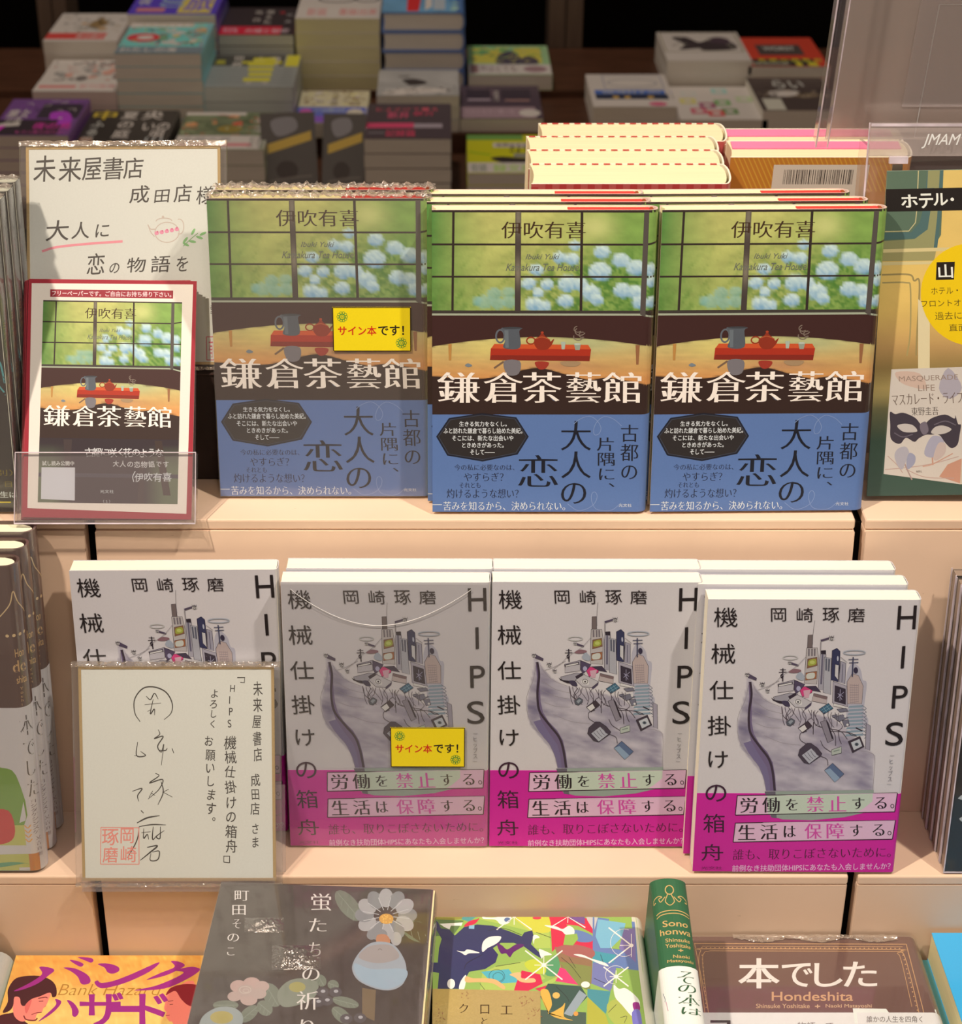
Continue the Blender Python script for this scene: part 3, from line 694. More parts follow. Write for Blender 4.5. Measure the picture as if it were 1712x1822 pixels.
S('tan book with a blue and violet band', 524, 652, 219, 1905, D2, 20, PB(168, 148, 115), a19, seed=19, h=180)
S('white framed picture book with a navy band', 1056, 1206, 190, 1934, D2, 24, PB(175, 168, 165), a21, seed=21)
S('cream book with black silhouettes', 1188, 1340, 108, 2132, D3, 20, PB(170, 160, 142), a22, seed=22)
S('cream book dotted with small pictures', 1205, 1368, 213, 1934, D2, 18, PB(175, 150, 132), a23, seed=23)
S('red book with a dark title panel', 1332, 1478, 118, 2132, D3, 20, PB(190, 50, 35), a24, seed=24)
S('dark book with white shapes beside the milky acrylic panel', 1358, 1500, 196, 1934, D2, 28, PB(60, 48, 44), a25, seed=25)
# two wrapped cases leaning in front of the tan book
for x0, x1, yt, yb, ya, lab in ((468, 566, 226, 322, 6, 'plastic wrapped dark case with orange stripe, next to the leafy book'),
                                (572, 648, 226, 325, -2, 'plastic wrapped dark case with orange stripe, next to the red-lettered book')):
    Y = 1716; a = atY(x0, yb, Y); b = atY(x1, yb, Y); o = empty('wrapped_case', lab, 'case', 'plastic wrapped cases')
    w = b[0]-a[0]; g = Geo(); g.box(0, 0, 0, w, 14, 118, PB(62, 56, 52)); body = g.build('case_body', M_SATIN, o)
    A = Art(Flat(w, 118), SHEET); A.quadr([(12, 40), (92, 24), (92, 36), (12, 52)], PB(190, 125, 50)); A.blob([(20, 10), (60, 6), (66, 22), (30, 30)], PB(105, 98, 98))
    A.ell(45, 74, 20, 12, PB(40, 32, 30)); A.line([(14, 88), (50, 84), (90, 82)], 2, PB(90, 80, 72)); A.emit(body, 'case_print', 'case_lettering')
    g = Geo(); g.box(-1, -1, -.5, w+1, 15, 119.5); g.build('plastic_wrap', M_FILM, o)
    put(o, a[0], a[1], D1+9, ya, 34)
# ------------------------------------------------------------------ the tea-room book: jacket art drawn on a sheet 22..1222 x 162..1785
TQ = [(22, 162), (1222, 160), (1165, 1785), (35, 1785)]
DK = P(48, 36, 32); MAR = P(62, 30, 30)
def tea_sky(X, Y):
    def c(*a): return lin(a)
    g1, g2, ye, g3 = c(80, 124, 58), c(122, 152, 72), c(190, 182, 104), c(128, 156, 74)
    t = np.clip((X-20)/300, 0, 1)[..., None]; u = np.clip((X-620)/420, 0, 1)[..., None]; w = np.clip((Y-200)/520, 0, 1)[..., None]
    col = g1*(1-t)+ye*t; col = col*(1-u)+g3*u
    col = col*(1-w*.55)+g2*w*.55
    n = fbm(X/70, Y/45, 3)[..., None]; col = col*(.78+.46*n)
    k = np.clip(fbm((X+Y*.6)/26, (Y-X*.4)/90, 9)-.5, 0, 1)[..., None]*2*w; col = col*(1-k)+c(60, 110, 35)*k
    lf = np.clip((X-380)/300, 0, 1)*np.clip((Y-330)/150, 0, 1); n2 = fbm(X/26, Y/22, 21)
    k = (lf*np.clip((n2-.42)*5, 0, 1))[..., None]*.8; col = col*(1-k)+c(62, 112, 40)*k
    glow = np.exp(-((X-880)**2/90**2+(Y-250)**2/70**2))[..., None]*.5; col = col*(1-glow)+c(225, 210, 140)*glow
    fl = [(900, 490, 66), (1010, 430, 52), (910, 385, 48), (1090, 470, 56), (1165, 480, 46), (690, 415, 40), (755, 425, 42), (770, 350, 34), (570, 480, 40), (530, 555, 42), (625, 560, 38), (580, 605, 34), (735, 555, 58), (800, 560, 46), (855, 605, 56), (885, 640, 40), (722, 648, 46), (560, 668, 50), (610, 675, 40), (1020, 592, 52), (1085, 600, 46), (1110, 655, 46), (1172, 545, 38), (1175, 655, 40), (350, 610, 44), (425, 600, 38), (300, 655, 48), (430, 655, 42), (370, 665, 40), (260, 650, 30)]
    r = random.Random(4)
    for (cx, cy, rr) in fl:
        d = np.hypot((X-cx)/rr, (Y-cy)/(rr*.86))*(1+.35*(fbm(X/13, Y/13, cx)-.5)); m = np.clip((1.0-d)*4.5, 0, 1)[..., None]
        lt = np.clip((cy-Y)/rr*.6+.55+.9*(fbm(X/11, Y/11, cy)-.5), 0, 1)[..., None]
        a, b = c(112, 154, 184), c(208, 220, 210)
        if cx < 470: a, b, m = c(110, 160, 150), c(150, 185, 175), m*.6
        col = col*(1-m)+(a*(1-lt)+b*lt)*m
    return np.clip(col/LF, 0, .92)
def tea_table(X, Y):
    def c(*a): return lin(a)
    t = np.clip((Y-840)/230, 0, 1)[..., None]
    col = c(196, 184, 118)*(1-t)+c(212, 140, 78)*t
    g = np.exp(-((X-820)**2/190**2+(Y-880)**2/50**2))[..., None]*.6; col = col*(1-g)+c(170, 175, 130)*g
    g = np.exp(-((X-330)**2/160**2+(Y-900)**2/60**2))[..., None]*.6; col = col*(1-g)+c(226, 200, 112)*g
    g = np.exp(-((X-700)**2/200**2+(Y-1000)**2/30**2))[..., None]*.6; col = col*(1-g)+c(180, 120, 90)*g
    col = col*(.85+.3*fbm(X/90, Y/14, 6))[..., None]
    arc = 842+((X-600)/575)**2*52; mr = np.clip((arc-Y)/5+.5, 0, 1)[..., None]; w = c(60, 28, 26)*(.85+.3*fbm(X/20, Y/60, 2))[..., None]
    col = col*(1-mr)+w*mr
    edge = 1062-8*np.cos(X/75)-np.exp(-((X-600)**2/150**2))*52+np.exp(-((X-860)**2/60**2))*18+np.where(X > 900, (X-900)*.12, 0)
    ml = np.clip((Y-edge)/6+.5, 0, 1)[..., None]; d = c(50, 30, 26)*(.8+.4*fbm(X/60, Y/40, 8))[..., None]
    col = col*(1-ml)+d*ml
    return np.clip(col/LF, 0, .92)
def tea_scene(A, k=1.0):
    nx = int(92*k); A.paint(22, 162, 1228, 706, tea_sky, nx, int(44*k)); A.paint(22, 700, 1228, 1300, tea_table, nx, int(50*k))
    A.o += .05 if k == 1 else 0
    xs = list(np.linspace(22, 1228, 70))
    A.columns(xs, lambda x: 722, lambda x: 842+((x-600)/575)**2*52, P(60, 30, 28))
    A.columns(xs, lambda x: 1062-8*math.cos(x/75)-math.exp(-((x-600)**2/150**2))*52+math.exp(-((x-860)**2/60**2))*18+max(0, (x-900)*.12), lambda x: 1300, P(50, 31, 27))
    A.rect(22, 700, 1228, 716, P(60, 52, 46), 60); A.rect(22, 716, 1120, 727, P(165, 165, 140), 50); A.quadr([(1120, 714), (1225, 742), (1225, 752), (1120, 726)], P(165, 165, 140), 8); A.quadr([(1120, 698), (1225, 724), (1225, 742), (1120, 716)], DK, 8)
    A.rect(22, 162, 1228, 173, DK, 60); A.rect(22, 340, 1150, 350, DK, 60); A.quadr([(1140, 340), (1225, 326), (1225, 337), (1140, 350)], DK, 8); A.rect(22, 514, 1228, 523, DK, 60)
    for x, w in ((135, 12), (805, 14)): A.quadr([(x-w/2, 170), (x+w/2, 170), (x+w/2-2, 700), (x-w/2-2, 700)], DK, 1, 4)
    c0, c1 = np.array(P(140, 125, 105)), np.array(P(66, 54, 50))
    A.paint(458, 170, 488, 702, lambda X, Y: c1+(c0-c1)*(np.exp(-((Y-490)/70)**2)+.9*np.exp(-((Y-200)/90)**2))[..., None]*np.clip(1-abs(X-473)/22, 0, 1)[..., None], 3, 16)
    A.quadr([(1130, 170), (1156, 170), (1140, 735), (1112, 720)], P(82, 72, 66), 4, 4)
    # tray, jug, pot and cups
    A.poly([(352, 880), (842, 884), (858, 910), (334, 906)], P(205, 80, 38)); A.poly([(334, 904), (858, 908), (850, 972), (330, 966)], P(172, 44, 24)); A.poly([(338, 940), (853, 944), (850, 972), (330, 966)], P(132, 34, 22))
    A.ring(383, 838, 22, 34, 9, P(96, 98, 104)); A.blob([(393, 792), (496, 794), (482, 812), (486, 900), (402, 902), (408, 860), (398, 815)], P(84, 86, 92)); A.ell(445, 794, 50, 6, P(60, 60, 64))
    A.poly([(404, 806), (425, 806), (428, 900), (410, 900)], P(104, 108, 112))
    A.ring(543, 862, 22, 18, 7, P(150, 52, 26)); A.blob([(562, 856), (588, 836), (602, 818), (616, 836), (640, 856), (648, 880), (630, 908), (585, 910), (562, 884)], P(142, 44, 24)); A.blob([(640, 876), (664, 852), (652, 884), (640, 896)], P(142, 44, 24)); A.ell(602, 818, 8, 6, P(170, 60, 34)); A.line([(568, 852), (602, 842), (642, 856)], 4, P(185, 90, 50))
    A.poly([(700, 868), (724, 868), (720, 908), (704, 908)], P(170, 175, 158)); A.poly([(768, 880), (804, 880), (798, 912), (776, 912)], P(150, 150, 132)); A.ell(786, 880, 18, 5, P(185, 188, 170))
    for i, (x, y, r) in enumerate(((790, 840, 24), (800, 812, 26), (788, 800, 20), (812, 830, 18))): A.ring(x, y, r, r*.8, 5, P(125, 105, 92), 20*i, 200+30*i)
    A.blob([(404, 972), (486, 972), (480, 1040), (420, 1044)], P(120, 110, 112)); A.line([(402, 974), (352, 1010)], 10, P(120, 90, 70)); A.blob([(566, 976), (636, 978), (620, 1012), (584, 1014)], P(160, 50, 36)); A.blob([(700, 975), (800, 976), (780, 1000), (720, 998)], P(165, 130, 95))
    A.blob([(200, 994), (216, 984), (238, 996), (222, 1004), (208, 1002)], P(120, 125, 128)); A.quadr([(112, 880), (130, 880), (128, 968), (116, 968)], P(188, 130, 66)); A.quadr([(1090, 885), (1112, 885), (1106, 990), (1094, 990)], P(150, 96, 60)); A.blob([(638, 1150), (655, 1158), (672, 1186), (655, 1178)], P(105, 112, 130))
    # names and title
    A.text('伊吹有喜', 385, 222, 825, 312, P(62, 40, 24), 'm')
    A.text('Ibuki Yuki', 512, 396, 690, 424, P(104, 104, 92), 'i'); A.text('Kamakura Tea House', 410, 448, 790, 486, P(104, 104, 92), 'i')
    for i, ch in enumerate('鎌倉茶藝館'):
        x = [(55, 280), (296, 505), (498, 708), (728, 912), (918, 1122)][i]
        A.text(ch, x[0], 1032, x[1], 1196, P(246, 232, 216, 1.15), 'mb')

def tea_band(A):
    B0 = P(40, 44, 66); WH = P(222, 216, 214)
    A.poly([(52, 1378), (118, 1278), (290, 1252), (470, 1274), (535, 1378), (478, 1474), (295, 1512), (110, 1480)], P(28, 30, 42)); 
    A.poly([(62, 1378), (124, 1286), (290, 1260), (464, 1281), (525, 1378), (470, 1467), (295, 1503), (116, 1473)], P(62, 62, 72)); A.poly([(66, 1378), (127, 1289), (290, 1263), (461, 1284), (521, 1378), (467, 1464), (295, 1500), (119, 1470)], P(44, 38, 38))
    A.text('生きる気力をなくし。', 172, 1296, 420, 1324, WH, 'b'); A.text('ふと訪れた鎌倉で暮らし始めた美紀。', 90, 1331, 502, 1362, WH, 'b')
    A.text('そこには、新たな出会いや', 135, 1371, 455, 1401, WH, 'b'); A.text('ときめきがあった。', 188, 1409, 405, 1438, WH, 'b'); A.text('そして――', 230, 1448, 358, 1476, WH, 'b')
    A.text('今の私に必要なのは、', 148, 1528, 462, 1560, B0, 'm'); A.text('やすらぎ？', 198, 1572, 405, 1618, B0, 'm'); A.text('それとも', 175, 1626, 285, 1654, B0, 'm'); A.text('灼けるような想い？', 108, 1660, 484, 1710, B0, 'm')
    A.text('苦みを知るから、決められない。', 92, 1728, 728, 1776, WH, 'm'); A.line([(35, 1745), (84, 1745)], 3, WH)
    for ch, q in zip('大人の恋', ((702, 1294, 862, 1452), (705, 1458, 862, 1602), (706, 1628, 838, 1740), (480, 1478, 690, 1648))): A.text(ch, *q, P(22, 24, 36), 'm')
    A.col_text('古都の', 1012, 1308, 1112, 1618, P(28, 30, 42), 'm'); A.col_text('片隅に、', 888, 1378, 990, 1700, P(28, 30, 42), 'm', dx=6)
    A.text('光文社', 1008, 1740, 1076, 1757, WH)
    LB = P(132, 146, 182)
    A.line([(770, 1310), (800, 1285), (850, 1268), (890, 1290), (912, 1330), (902, 1362), (880, 1368), (874, 1342), (890, 1300), (930, 1270), (980, 1285), (1020, 1320)], 3, LB)
    A.line([(740, 1740), (790, 1775), (840, 1768), (880, 1740), (895, 1700), (882, 1676), (866, 1690), (868, 1730), (890, 1768), (940, 1778), (980, 1770), (1020, 1735)], 3, LB)

TEA_EDGE = P(238, 196, 178); TEA_RED = P(205, 50, 42)
def tea_book(label, art=True):
    o = empty('hardcover_book', label, 'book', 'hardcover books with a painted tea room jacket')
    surf, cov = book_body(o, 133, 190, 13.6, True, P(70, 40, 36), page=P(250, 225, 165), edge=TEA_EDGE, red=0.60, mat=M_GLOSS, r=6, th=1.3, sq=0.8)
    A = Art(surf, TQ, 134.5, 190, base=0.12, step=0.0012); tea_scene(A)
    # spine and back of the jacket: the green of the window runs on
    for (z0, z1, c) in ((114, 190, P(104, 140, 56)), (63, 114, P(72, 38, 34))):
        g = Geo(); profile_strip(g, surf, z0, z1, 0.1, c, inner=0.02, u0=134.5, u1=surf.L[-1]); s = g.build('jacket_back', M_GLOSS, o)
    A.emit(cov, mat=M_GLOSS)
    band = wrap_band(o, surf, 64.0, P(92, 115, 163), off=0.30)
    B = Art(surf, TQ, 134.5, 190, base=0.36, step=0.0012); tea_band(B); B.emit(band, 'band_print', 'band_lettering')
    return o
CL = 0.25
T0 = tea_book('tea room book with blue band, front copy of the middle stack')
def place_stack(src, labels, x, y, z, yaw, lean, t, n, dx=None, gap=0.7):
    out = []; c, s = math.cos(R(yaw)), math.sin(R(yaw)); l = R(lean)
    for k in range(n):
        o = src if (k == 0 and not src.get('used')) else copy_tree(src)
        src['used'] = 1
        d = k*(t+gap)/math.cos(l); ex = dx[k] if dx else 0
        put(o, x-s*d+c*ex, y+c*d+s*ex, z+t*math.sin(l)+CL, yaw, lean); o['label'] = labels[k]; out.append(o)
    return out
place_stack(T0, ['tea room book, frontmost copy of the middle stack',
                 'tea room book, second copy behind the front of the middle stack', 'tea room book, rearmost copy of the middle stack'], -30.6, 96.6, Z1, 0, 6.6, 13.6, 3, (0, -3, -6))
place_stack(T0, ['tea room book with blue band, front copy of the stack beside the acrylic poster case',
                 'tea room book, second copy in the stack beside the acrylic poster case', 'tea room book, rearmost copy in the stack beside the acrylic poster case'], 104.6, 96.6, Z1, 1.0, 6.6, 13.6, 3, (0, -8, -16))
place_stack(T0, ['film-wrapped tea room book with a yellow signed-copy sticker', 'film-wrapped tea room book behind the one with the yellow sticker'], -164.6, 117.3, Z1, 0, 6.6, 13.6, 2, (0, 2), gap=1.6)

# ------------------------------------------------------------------ the ark book: art on a sheet, quad from the nearest copy
HQ = [(140, 268), (1312, 280), (1145, 1785), (35, 1772)]
INK = P(32, 24, 26)
def hull_paint(X, Y):
    c = lambda *a: lin(a)
    base = c(202, 188, 186)*(np.ones(X.shape)[..., None])
    # outline of the hull as a right and left limit per height
    ys = np.array([690, 760, 860, 930, 1000, 1080, 1160, 1240, 1330, 1400]); L_ = np.array([352, 344, 318, 300, 291, 306, 366, 426, 450, 458])
    L = np.interp(Y, ys, L_); top = np.interp(X, [352, 372, 400, 440, 500, 560, 620, 720, 820, 900, 960, 1010, 1050], [700, 712, 760, 812, 850, 868, 880, 905, 930, 990, 1060, 1100, 1130])
    Rr = np.interp(Y, [1060, 1100, 1140, 1200, 1330, 1400], [1010, 1040, 1052, 1046, 1040, 1036])
    m = np.clip((X-L)/5+.5, 0, 1)*np.clip((Y-top)/6+.5, 0, 1)*np.clip((Rr-X)/5+.5, 0, 1)
    n = fbm(X/150+Y/200, Y/38-X/160, 4); n3 = fbm(X/60, Y/60, 12)
    sh = .75*n+.2*n3
    for (x, y, rx, ry, w) in ((330, 1010, 50, 90, .9), (420, 900, 60, 25, .7), (480, 940, 110, 18, .4), (700, 1170, 90, 35, .5), (1000, 1240, 50, 110, .6), (740, 1060, 60, 90, .35), (560, 1290, 130, 30, .25), (890, 1100, 50, 60, .4), (400, 820, 50, 60, .4)):
        sh = sh+w*np.exp(-((X-x)**2/rx**2+(Y-y)**2/ry**2))*.6
    sh = np.clip((sh-.28)*1.15, 0, 1)[..., None]
    col = c(186, 172, 176)*(1-sh)+c(96, 84, 112)*sh
    m = m[..., None]; out = base*(1-m)+col*m
    return np.clip(out/LF, 0, .92)
def zs(x, y): return (1290+x/5.36-1220)*3.0886, (1100+y/5.36-980)*3.0886   # from the close view of the ship
def ark_art(A):
    A.paint(270, 660, 1120, 1330, hull_paint, 84, 66)
    Z = lambda pts: [zs(*p) for p in pts]
    pur, lil, dk, gy, wh = P(92, 76, 92), P(140, 128, 150), P(44, 34, 44), P(140, 128, 128), P(204, 192, 186)
    # bow stripe
    A.poly(Z([(244, 612), (272, 612), (282, 700), (274, 860), (272, 1000), (290, 1110), (340, 1200), (420, 1290), (470, 1390), (492, 1520), (500, 1660), (440, 1660), (436, 1540), (412, 1430), (330, 1300), (262, 1180), (232, 1040), (234, 900), (250, 760)]), P(108, 90, 118))
    A.line(Z([(262, 612), (272, 740), (250, 880), (244, 1000), (262, 1110), (350, 1240), (430, 1350), (466, 1470), (486, 1660)]), 13, P(56, 42, 54))
    A.poly(Z([(262, 1180), (330, 1300), (412, 1430), (436, 1540), (440, 1660), (400, 1660), (380, 1540), (330, 1420), (240, 1300), (190, 1200)]), P(112, 98, 128))
    for pts in ([(250, 620), (215, 780), (150, 920), (130, 1030), (150, 1170), (220, 1290), (330, 1420), (385, 1560), (402, 1660)], [(290, 640), (330, 720), (420, 800), (540, 850)], [(300, 800), (420, 880), (560, 920)], [(290, 890), (420, 950), (560, 980)], [(310, 1010), (420, 1050), (560, 1060)], [(390, 1130), (560, 1200), (740, 1225)], [(1300, 1280), (1400, 1300), (1450, 1360), (1430, 1660)]):
        A.line(Z(pts), 2.2, gy)
    # skyline of buildings, screens and boxes
    def bx(q, c, s=.9): 
        A.poly(Z(q), c)
        A.line(Z(q+[q[0]]), 2.4*s, dk, smooth=False)
    A.blob(Z([(1240, 440), (1320, 500), (1340, 600), (1380, 640), (1350, 900), (1390, 980), (1360, 1060), (1200, 1060), (1180, 600)]), P(172, 162, 170))
    bx([(1190, 620), (1240, 540), (1300, 560), (1345, 660), (1330, 830), (1190, 830)], P(176, 152, 146))
    for i in range(8): A.line(Z([(1215, 650+i*24), (1300, 655+i*22)]), 2, P(120, 105, 110)); 
    for i in range(5): A.line(Z([(1220+i*20, 640), (1222+i*18, 830)]), 1.6, P(140, 120, 124))
    for i in range(9): 
        y = 850+i*34; A.poly(Z([(1210-i*4, y), (1330, y-6), (1345, y+14), (1200-i*4, y+20)]), P(128, 140, 150)); A.line(Z([(1330, y-8), (1372, y+26), (1350, y+40)]), 3, P(90, 92, 108))
    A.line(Z([(1270, 1060), (1330, 1090)]), 7, dk); bx([(1370, 1020), (1412, 1040), (1404, 1280), (1362, 1260)], P(150, 138, 148))
    bx([(820, 170), (862, 165), (860, 290), (812, 292)], P(108, 92, 90)); A.line(Z([(885, 30), (868, 160), (864, 260)]), 3, gy)
    bx([(806, 292), (908, 292), (918, 390), (900, 640), (778, 630), (790, 470)], P(176, 162, 158))
    for x in (828, 858, 884): A.poly(Z([(x-9, 300), (x+7, 300), (x+5, 370), (x-11, 370)]), P(112, 100, 104))
    bx([(814, 398), (905, 380), (906, 462), (806, 488)], P(128, 88, 62)); A.blob(Z([(828, 412), (888, 398), (892, 448), (822, 462)]), P(150, 150, 62)); A.ell(*zs(858, 430), 14, 10, P(178, 178, 96))
    bx([(795, 530), (902, 515), (896, 588), (790, 602)], P(150, 92, 62)); A.blob(Z([(806, 542), (876, 530), (874, 580), (806, 588)]), P(190, 184, 172))
    bx([(940, 320), (985, 316), (990, 360), (978, 700), (912, 690), (926, 420)], P(156, 146, 152)); A.poly(Z([(942, 318), (990, 316), (990, 356), (942, 352)]), dk); A.poly(Z([(950, 352), (966, 352), (950, 640), (932, 640)]), P(96, 88, 104))
    bx([(975, 380), (1040, 390), (1032, 740), (960, 720)], P(164, 156, 160)); A.poly(Z([(985, 392), (1002, 394), (998, 510), (982, 508)]), P(86, 84, 96)); A.poly(Z([(1012, 396), (1030, 400), (1022, 520), (1006, 516)]), P(86, 84, 96))
    bx([(1050, 318), (1096, 296), (1126, 326), (1120, 480), (1105, 620), (1036, 600), (1044, 460)], P(50, 50, 78)); bx([(1078, 450), (1112, 460), (1104, 600), (1072, 560)], P(190, 180, 178)); A.ell(*zs(1103, 395), 5, 14, P(170, 165, 175))
    bx([(1130, 420), (1180, 440), (1170, 640), (1112, 620)], P(150, 140, 150)); A.line(Z([(1150, 450), (1140, 620)]), 4, P(90, 84, 100))
    bx([(1055, 612), (1188, 660), (1192, 860), (1048, 820)], P(160, 148, 156)); A.poly(Z([(1072, 650), (1176, 686), (1176, 838), (1066, 806)]), P(52, 42, 54)); 
    for d in ((1100, 730, 1150, 760), (1125, 690, 1120, 800), (1096, 770, 1160, 716), (1110, 740, 1140, 790)): A.line(Z([(d[0], d[1]), (d[2], d[3])]), 3, P(150, 140, 160))
    bx([(1060, 822), (1200, 860), (1190, 880), (1056, 850)], wh)
    # houses and boxes on deck
    bx([(525, 636), (682, 596), (784, 640), (760, 660), (690, 640), (530, 690)], P(150, 138, 146)); A.poly(Z([(528, 640), (668, 612), (668, 640), (528, 668)]), dk); A.poly(Z([(536, 646), (660, 620), (660, 634), (536, 660)]), wh)
    bx([(530, 660), (676, 636), (676, 700), (524, 720)], P(176, 164, 166)); bx([(684, 600), (786, 640), (750, 690), (700, 730), (680, 690)], P(76, 62, 84)); A.ell(*zs(724, 680), 12, 14, P(160, 150, 172))
    bx([(480, 760), (640, 720), (720, 730), (620, 800), (500, 800)], P(150, 140, 146)); A.poly(Z([(462, 766), (500, 790), (580, 800), (600, 830), (540, 822), (476, 792)]), dk)
    bx([(736, 700), (770, 662), (870, 660), (850, 720), (760, 760)], P(196, 58, 110)); bx([(790, 660), (890, 656), (940, 716), (860, 700)], P(60, 48, 66)); A.poly(Z([(770, 700), (840, 690), (820, 770), (780, 770)]), P(196, 150, 160))
    bx([(870, 726), (1000, 760), (990, 830), (850, 800)], P(176, 156, 152)); A.poly(Z([(866, 728), (1004, 762), (990, 788), (870, 756)]), P(116, 92, 92))
    bx([(625, 790), (710, 738), (850, 810), (780, 866), (690, 858)], P(182, 170, 170)); A.blob(Z([(678, 810), (705, 786), (750, 800), (752, 836), (715, 836)]), wh); A.ring(*zs(718, 806), 15, 13, 2.6, dk); A.ell(*zs(718, 808), 5, 5, dk)
    A.poly(Z([(780, 866), (850, 812), (842, 842), (790, 884)]), P(70, 58, 78)); A.line(Z([(630, 768), (700, 730)]), 16, P(52, 40, 52), smooth=False); A.blob(Z([(560, 800), (620, 800), (640, 850), (590, 846)]), P(62, 52, 72))
    bx([(918, 880), (1010, 822), (1056, 872), (966, 926)], P(60, 92, 112))
    for a, b in (((940, 890), (1020, 842)), ((955, 908), (1040, 860)), ((960, 860), (990, 905)), ((990, 845), (1022, 888))): A.line(Z([a, b]), 2, P(130, 155, 165))
    for p in ([(1090, 880), (1180, 870), (1200, 900), (1120, 910)], [(1060, 960), (1140, 930), (1200, 960), (1110, 1000)], [(1140, 990), (1200, 980), (1210, 1040), (1160, 1050)], [(1040, 940), (1090, 930), (1100, 950), (1050, 960)]): bx(p, P(110, 104, 116))
    for x, y, r in ((1170, 948, 9), (1190, 1030, 8), (1130, 925, 7)): A.ell(*zs(x, y), r*.8, r*.8, wh)
    # cables and hanging screens
    rr = random.Random(11)
    for x in range(560, 1120, 32):
        y0 = 850+(x-560)*.12; pts = [(x, y0)]; y = y0
        for k in range(3): y += rr.uniform(35, 75); pts.append((x+rr.uniform(-30, 40)+k*8, y))
        A.line(Z(pts), 2.4, P(72, 58, 66))
    for pts in ([(865, 900), (880, 1020), (980, 1060), (1120, 1090), (1190, 1170)], [(1190, 1100), (1230, 1130), (1280, 1140)], [(800, 1090), (740, 1110), (736, 1170), (790, 1210)], [(930, 1330), (990, 1360), (1000, 1420)], [(930, 1180), (960, 1240), (1030, 1290)], [(1030, 1060), (1070, 1130), (1075, 1230)], [(1100, 1080), (1110, 1160), (1130, 1210)], [(560, 850), (570, 930), (610, 980)], [(640, 870), (600, 940), (610, 980)], [(1030, 1090), (1180, 1100), (1270, 1130)], [(864, 1000), (860, 1120)]): A.line(Z(pts), 3, P(60, 46, 54))
    bx([(604, 1000), (650, 962), (686, 984), (680, 1010), (640, 1040), (610, 1030)], P(84, 84, 92)); A.poly(Z([(622, 1000), (650, 978), (672, 990), (640, 1022)]), P(140, 140, 146))
    bx([(716, 1058), (810, 990), (852, 1038), (762, 1106)], P(60, 46, 54)); A.poly(Z([(722, 1062), (778, 1026), (800, 1066), (756, 1098)]), wh)
    bx([(930, 1000), (985, 986), (1056, 1172), (1000, 1200)], P(130, 118, 126)); A.poly(Z([(985, 990), (1000, 1000), (1056, 1160), (1040, 1168)]), dk)
    bx([(1196, 1190), (1310, 1140), (1350, 1240), (1236, 1300)], P(58, 46, 56)); A.poly(Z([(1222, 1200), (1304, 1166), (1330, 1236), (1250, 1274)]), P(180, 176, 178)); A.ell(*zs(1277, 1218), 11, 9, P(74, 84, 92)); A.ell(*zs(1277, 1218), 4, 4, dk)
    bx([(714, 1320), (730, 1262), (800, 1204), (840, 1206), (900, 1250), (944, 1306), (930, 1330), (820, 1404), (770, 1392)], P(66, 54, 66)); A.poly(Z([(750, 1320), (840, 1254), (912, 1330), (820, 1400)]), P(166, 160, 166))
    for i in range(4): A.line(Z([(775+i*30, 1310-i*16), (800+i*30, 1340-i*10), (830+i*26, 1370-i*16)]), 3, P(90, 80, 92))
    bx([(1034, 1270), (1130, 1238), (1130, 1300), (1038, 1322)], P(166, 166, 154)); A.line(Z([(1055, 1285), (1112, 1270)]), 6, P(124, 130, 120))
    q = Z([(966, 1466), (1044, 1398), (1154, 1502), (1064, 1580)]); A.quadr([q[0], q[1], q[2], q[3]], P(84, 96, 124)); A.line(q+[q[0]], 2.4, dk, smooth=False); A.poly([q[0], ((q[0][0]+q[1][0])/2+8, (q[0][1]+q[1][1])/2+8), ((q[2][0]+q[3][0])/2+2, (q[2][1]+q[3][1])/2), q[3]], P(132, 146, 164))
    # cameras with an eye, poles and halos
    def eye(x, y, s=1, body=None):
        if body: A.poly(Z(body), P(78, 64, 82))
        cx, cy = zs(x, y); A.ell(cx, cy, 13*s, 9*s, wh, 12); A.ring(cx, cy, 7*s, 7*s, 3*s, dk); A.ell(cx, cy, 3*s, 3*s, dk, 8); A.line([(cx-14*s, cy-2*s), (cx-4*s, cy-10*s), (cx+12*s, cy-6*s)], 3*s, dk)
        for k in (-8, 0, 8): A.line([(cx+k*s, cy-9*s), (cx+k*1.5*s, cy-16*s)], 1.8*s, dk)
    eye(232, 550, .9, [(245, 530), (325, 576), (318, 600), (240, 572)]); eye(378, 645, 1.1); eye(428, 708, .9); eye(1045, 205, 1.1, [(938, 214), (1020, 190), (1024, 208), (944, 232)]); A.line(Z([(942, 230), (938, 320)]), 5, gy, smooth=False)
    eye(640, 436, .7, [(655, 425), (728, 452), (722, 466), (652, 445)])
    A.line(Z([(575, 484), (572, 610)]), 6, dk, smooth=False); A.line(Z([(536, 522), (610, 520)]), 3.4, dk, smooth=False); A.line(Z([(546, 496), (604, 498)]), 3, dk, smooth=False); A.ell(*zs(566, 558), 9, 12, dk)
    A.line(Z([(400, 690), (500, 620), (560, 560), (700, 470), (800, 372)]), 2, gy); A.line(Z([(330, 690), (420, 660), (540, 600)]), 2, gy); A.blob(Z([(630, 520), (680, 490), (745, 500), (740, 520), (680, 530)]), P(130, 92, 98)); A.blob(Z([(700, 560), (740, 520), (780, 560), (770, 600), (720, 590)]), P(156, 156, 164))
    A.line(Z([(1250, 380), (1240, 570)]), 6, P(56, 56, 80), smooth=False); A.line(Z([(1205, 404), (1300, 402)]), 4, P(66, 66, 90), smooth=False); A.line(Z([(1210, 436), (1300, 432)]), 4, P(66, 66, 90), smooth=False); A.ell(*zs(1274, 508), 12, 17, P(48, 40, 60)); A.line(Z([(1130, 380), (1190, 430)]), 3, gy)
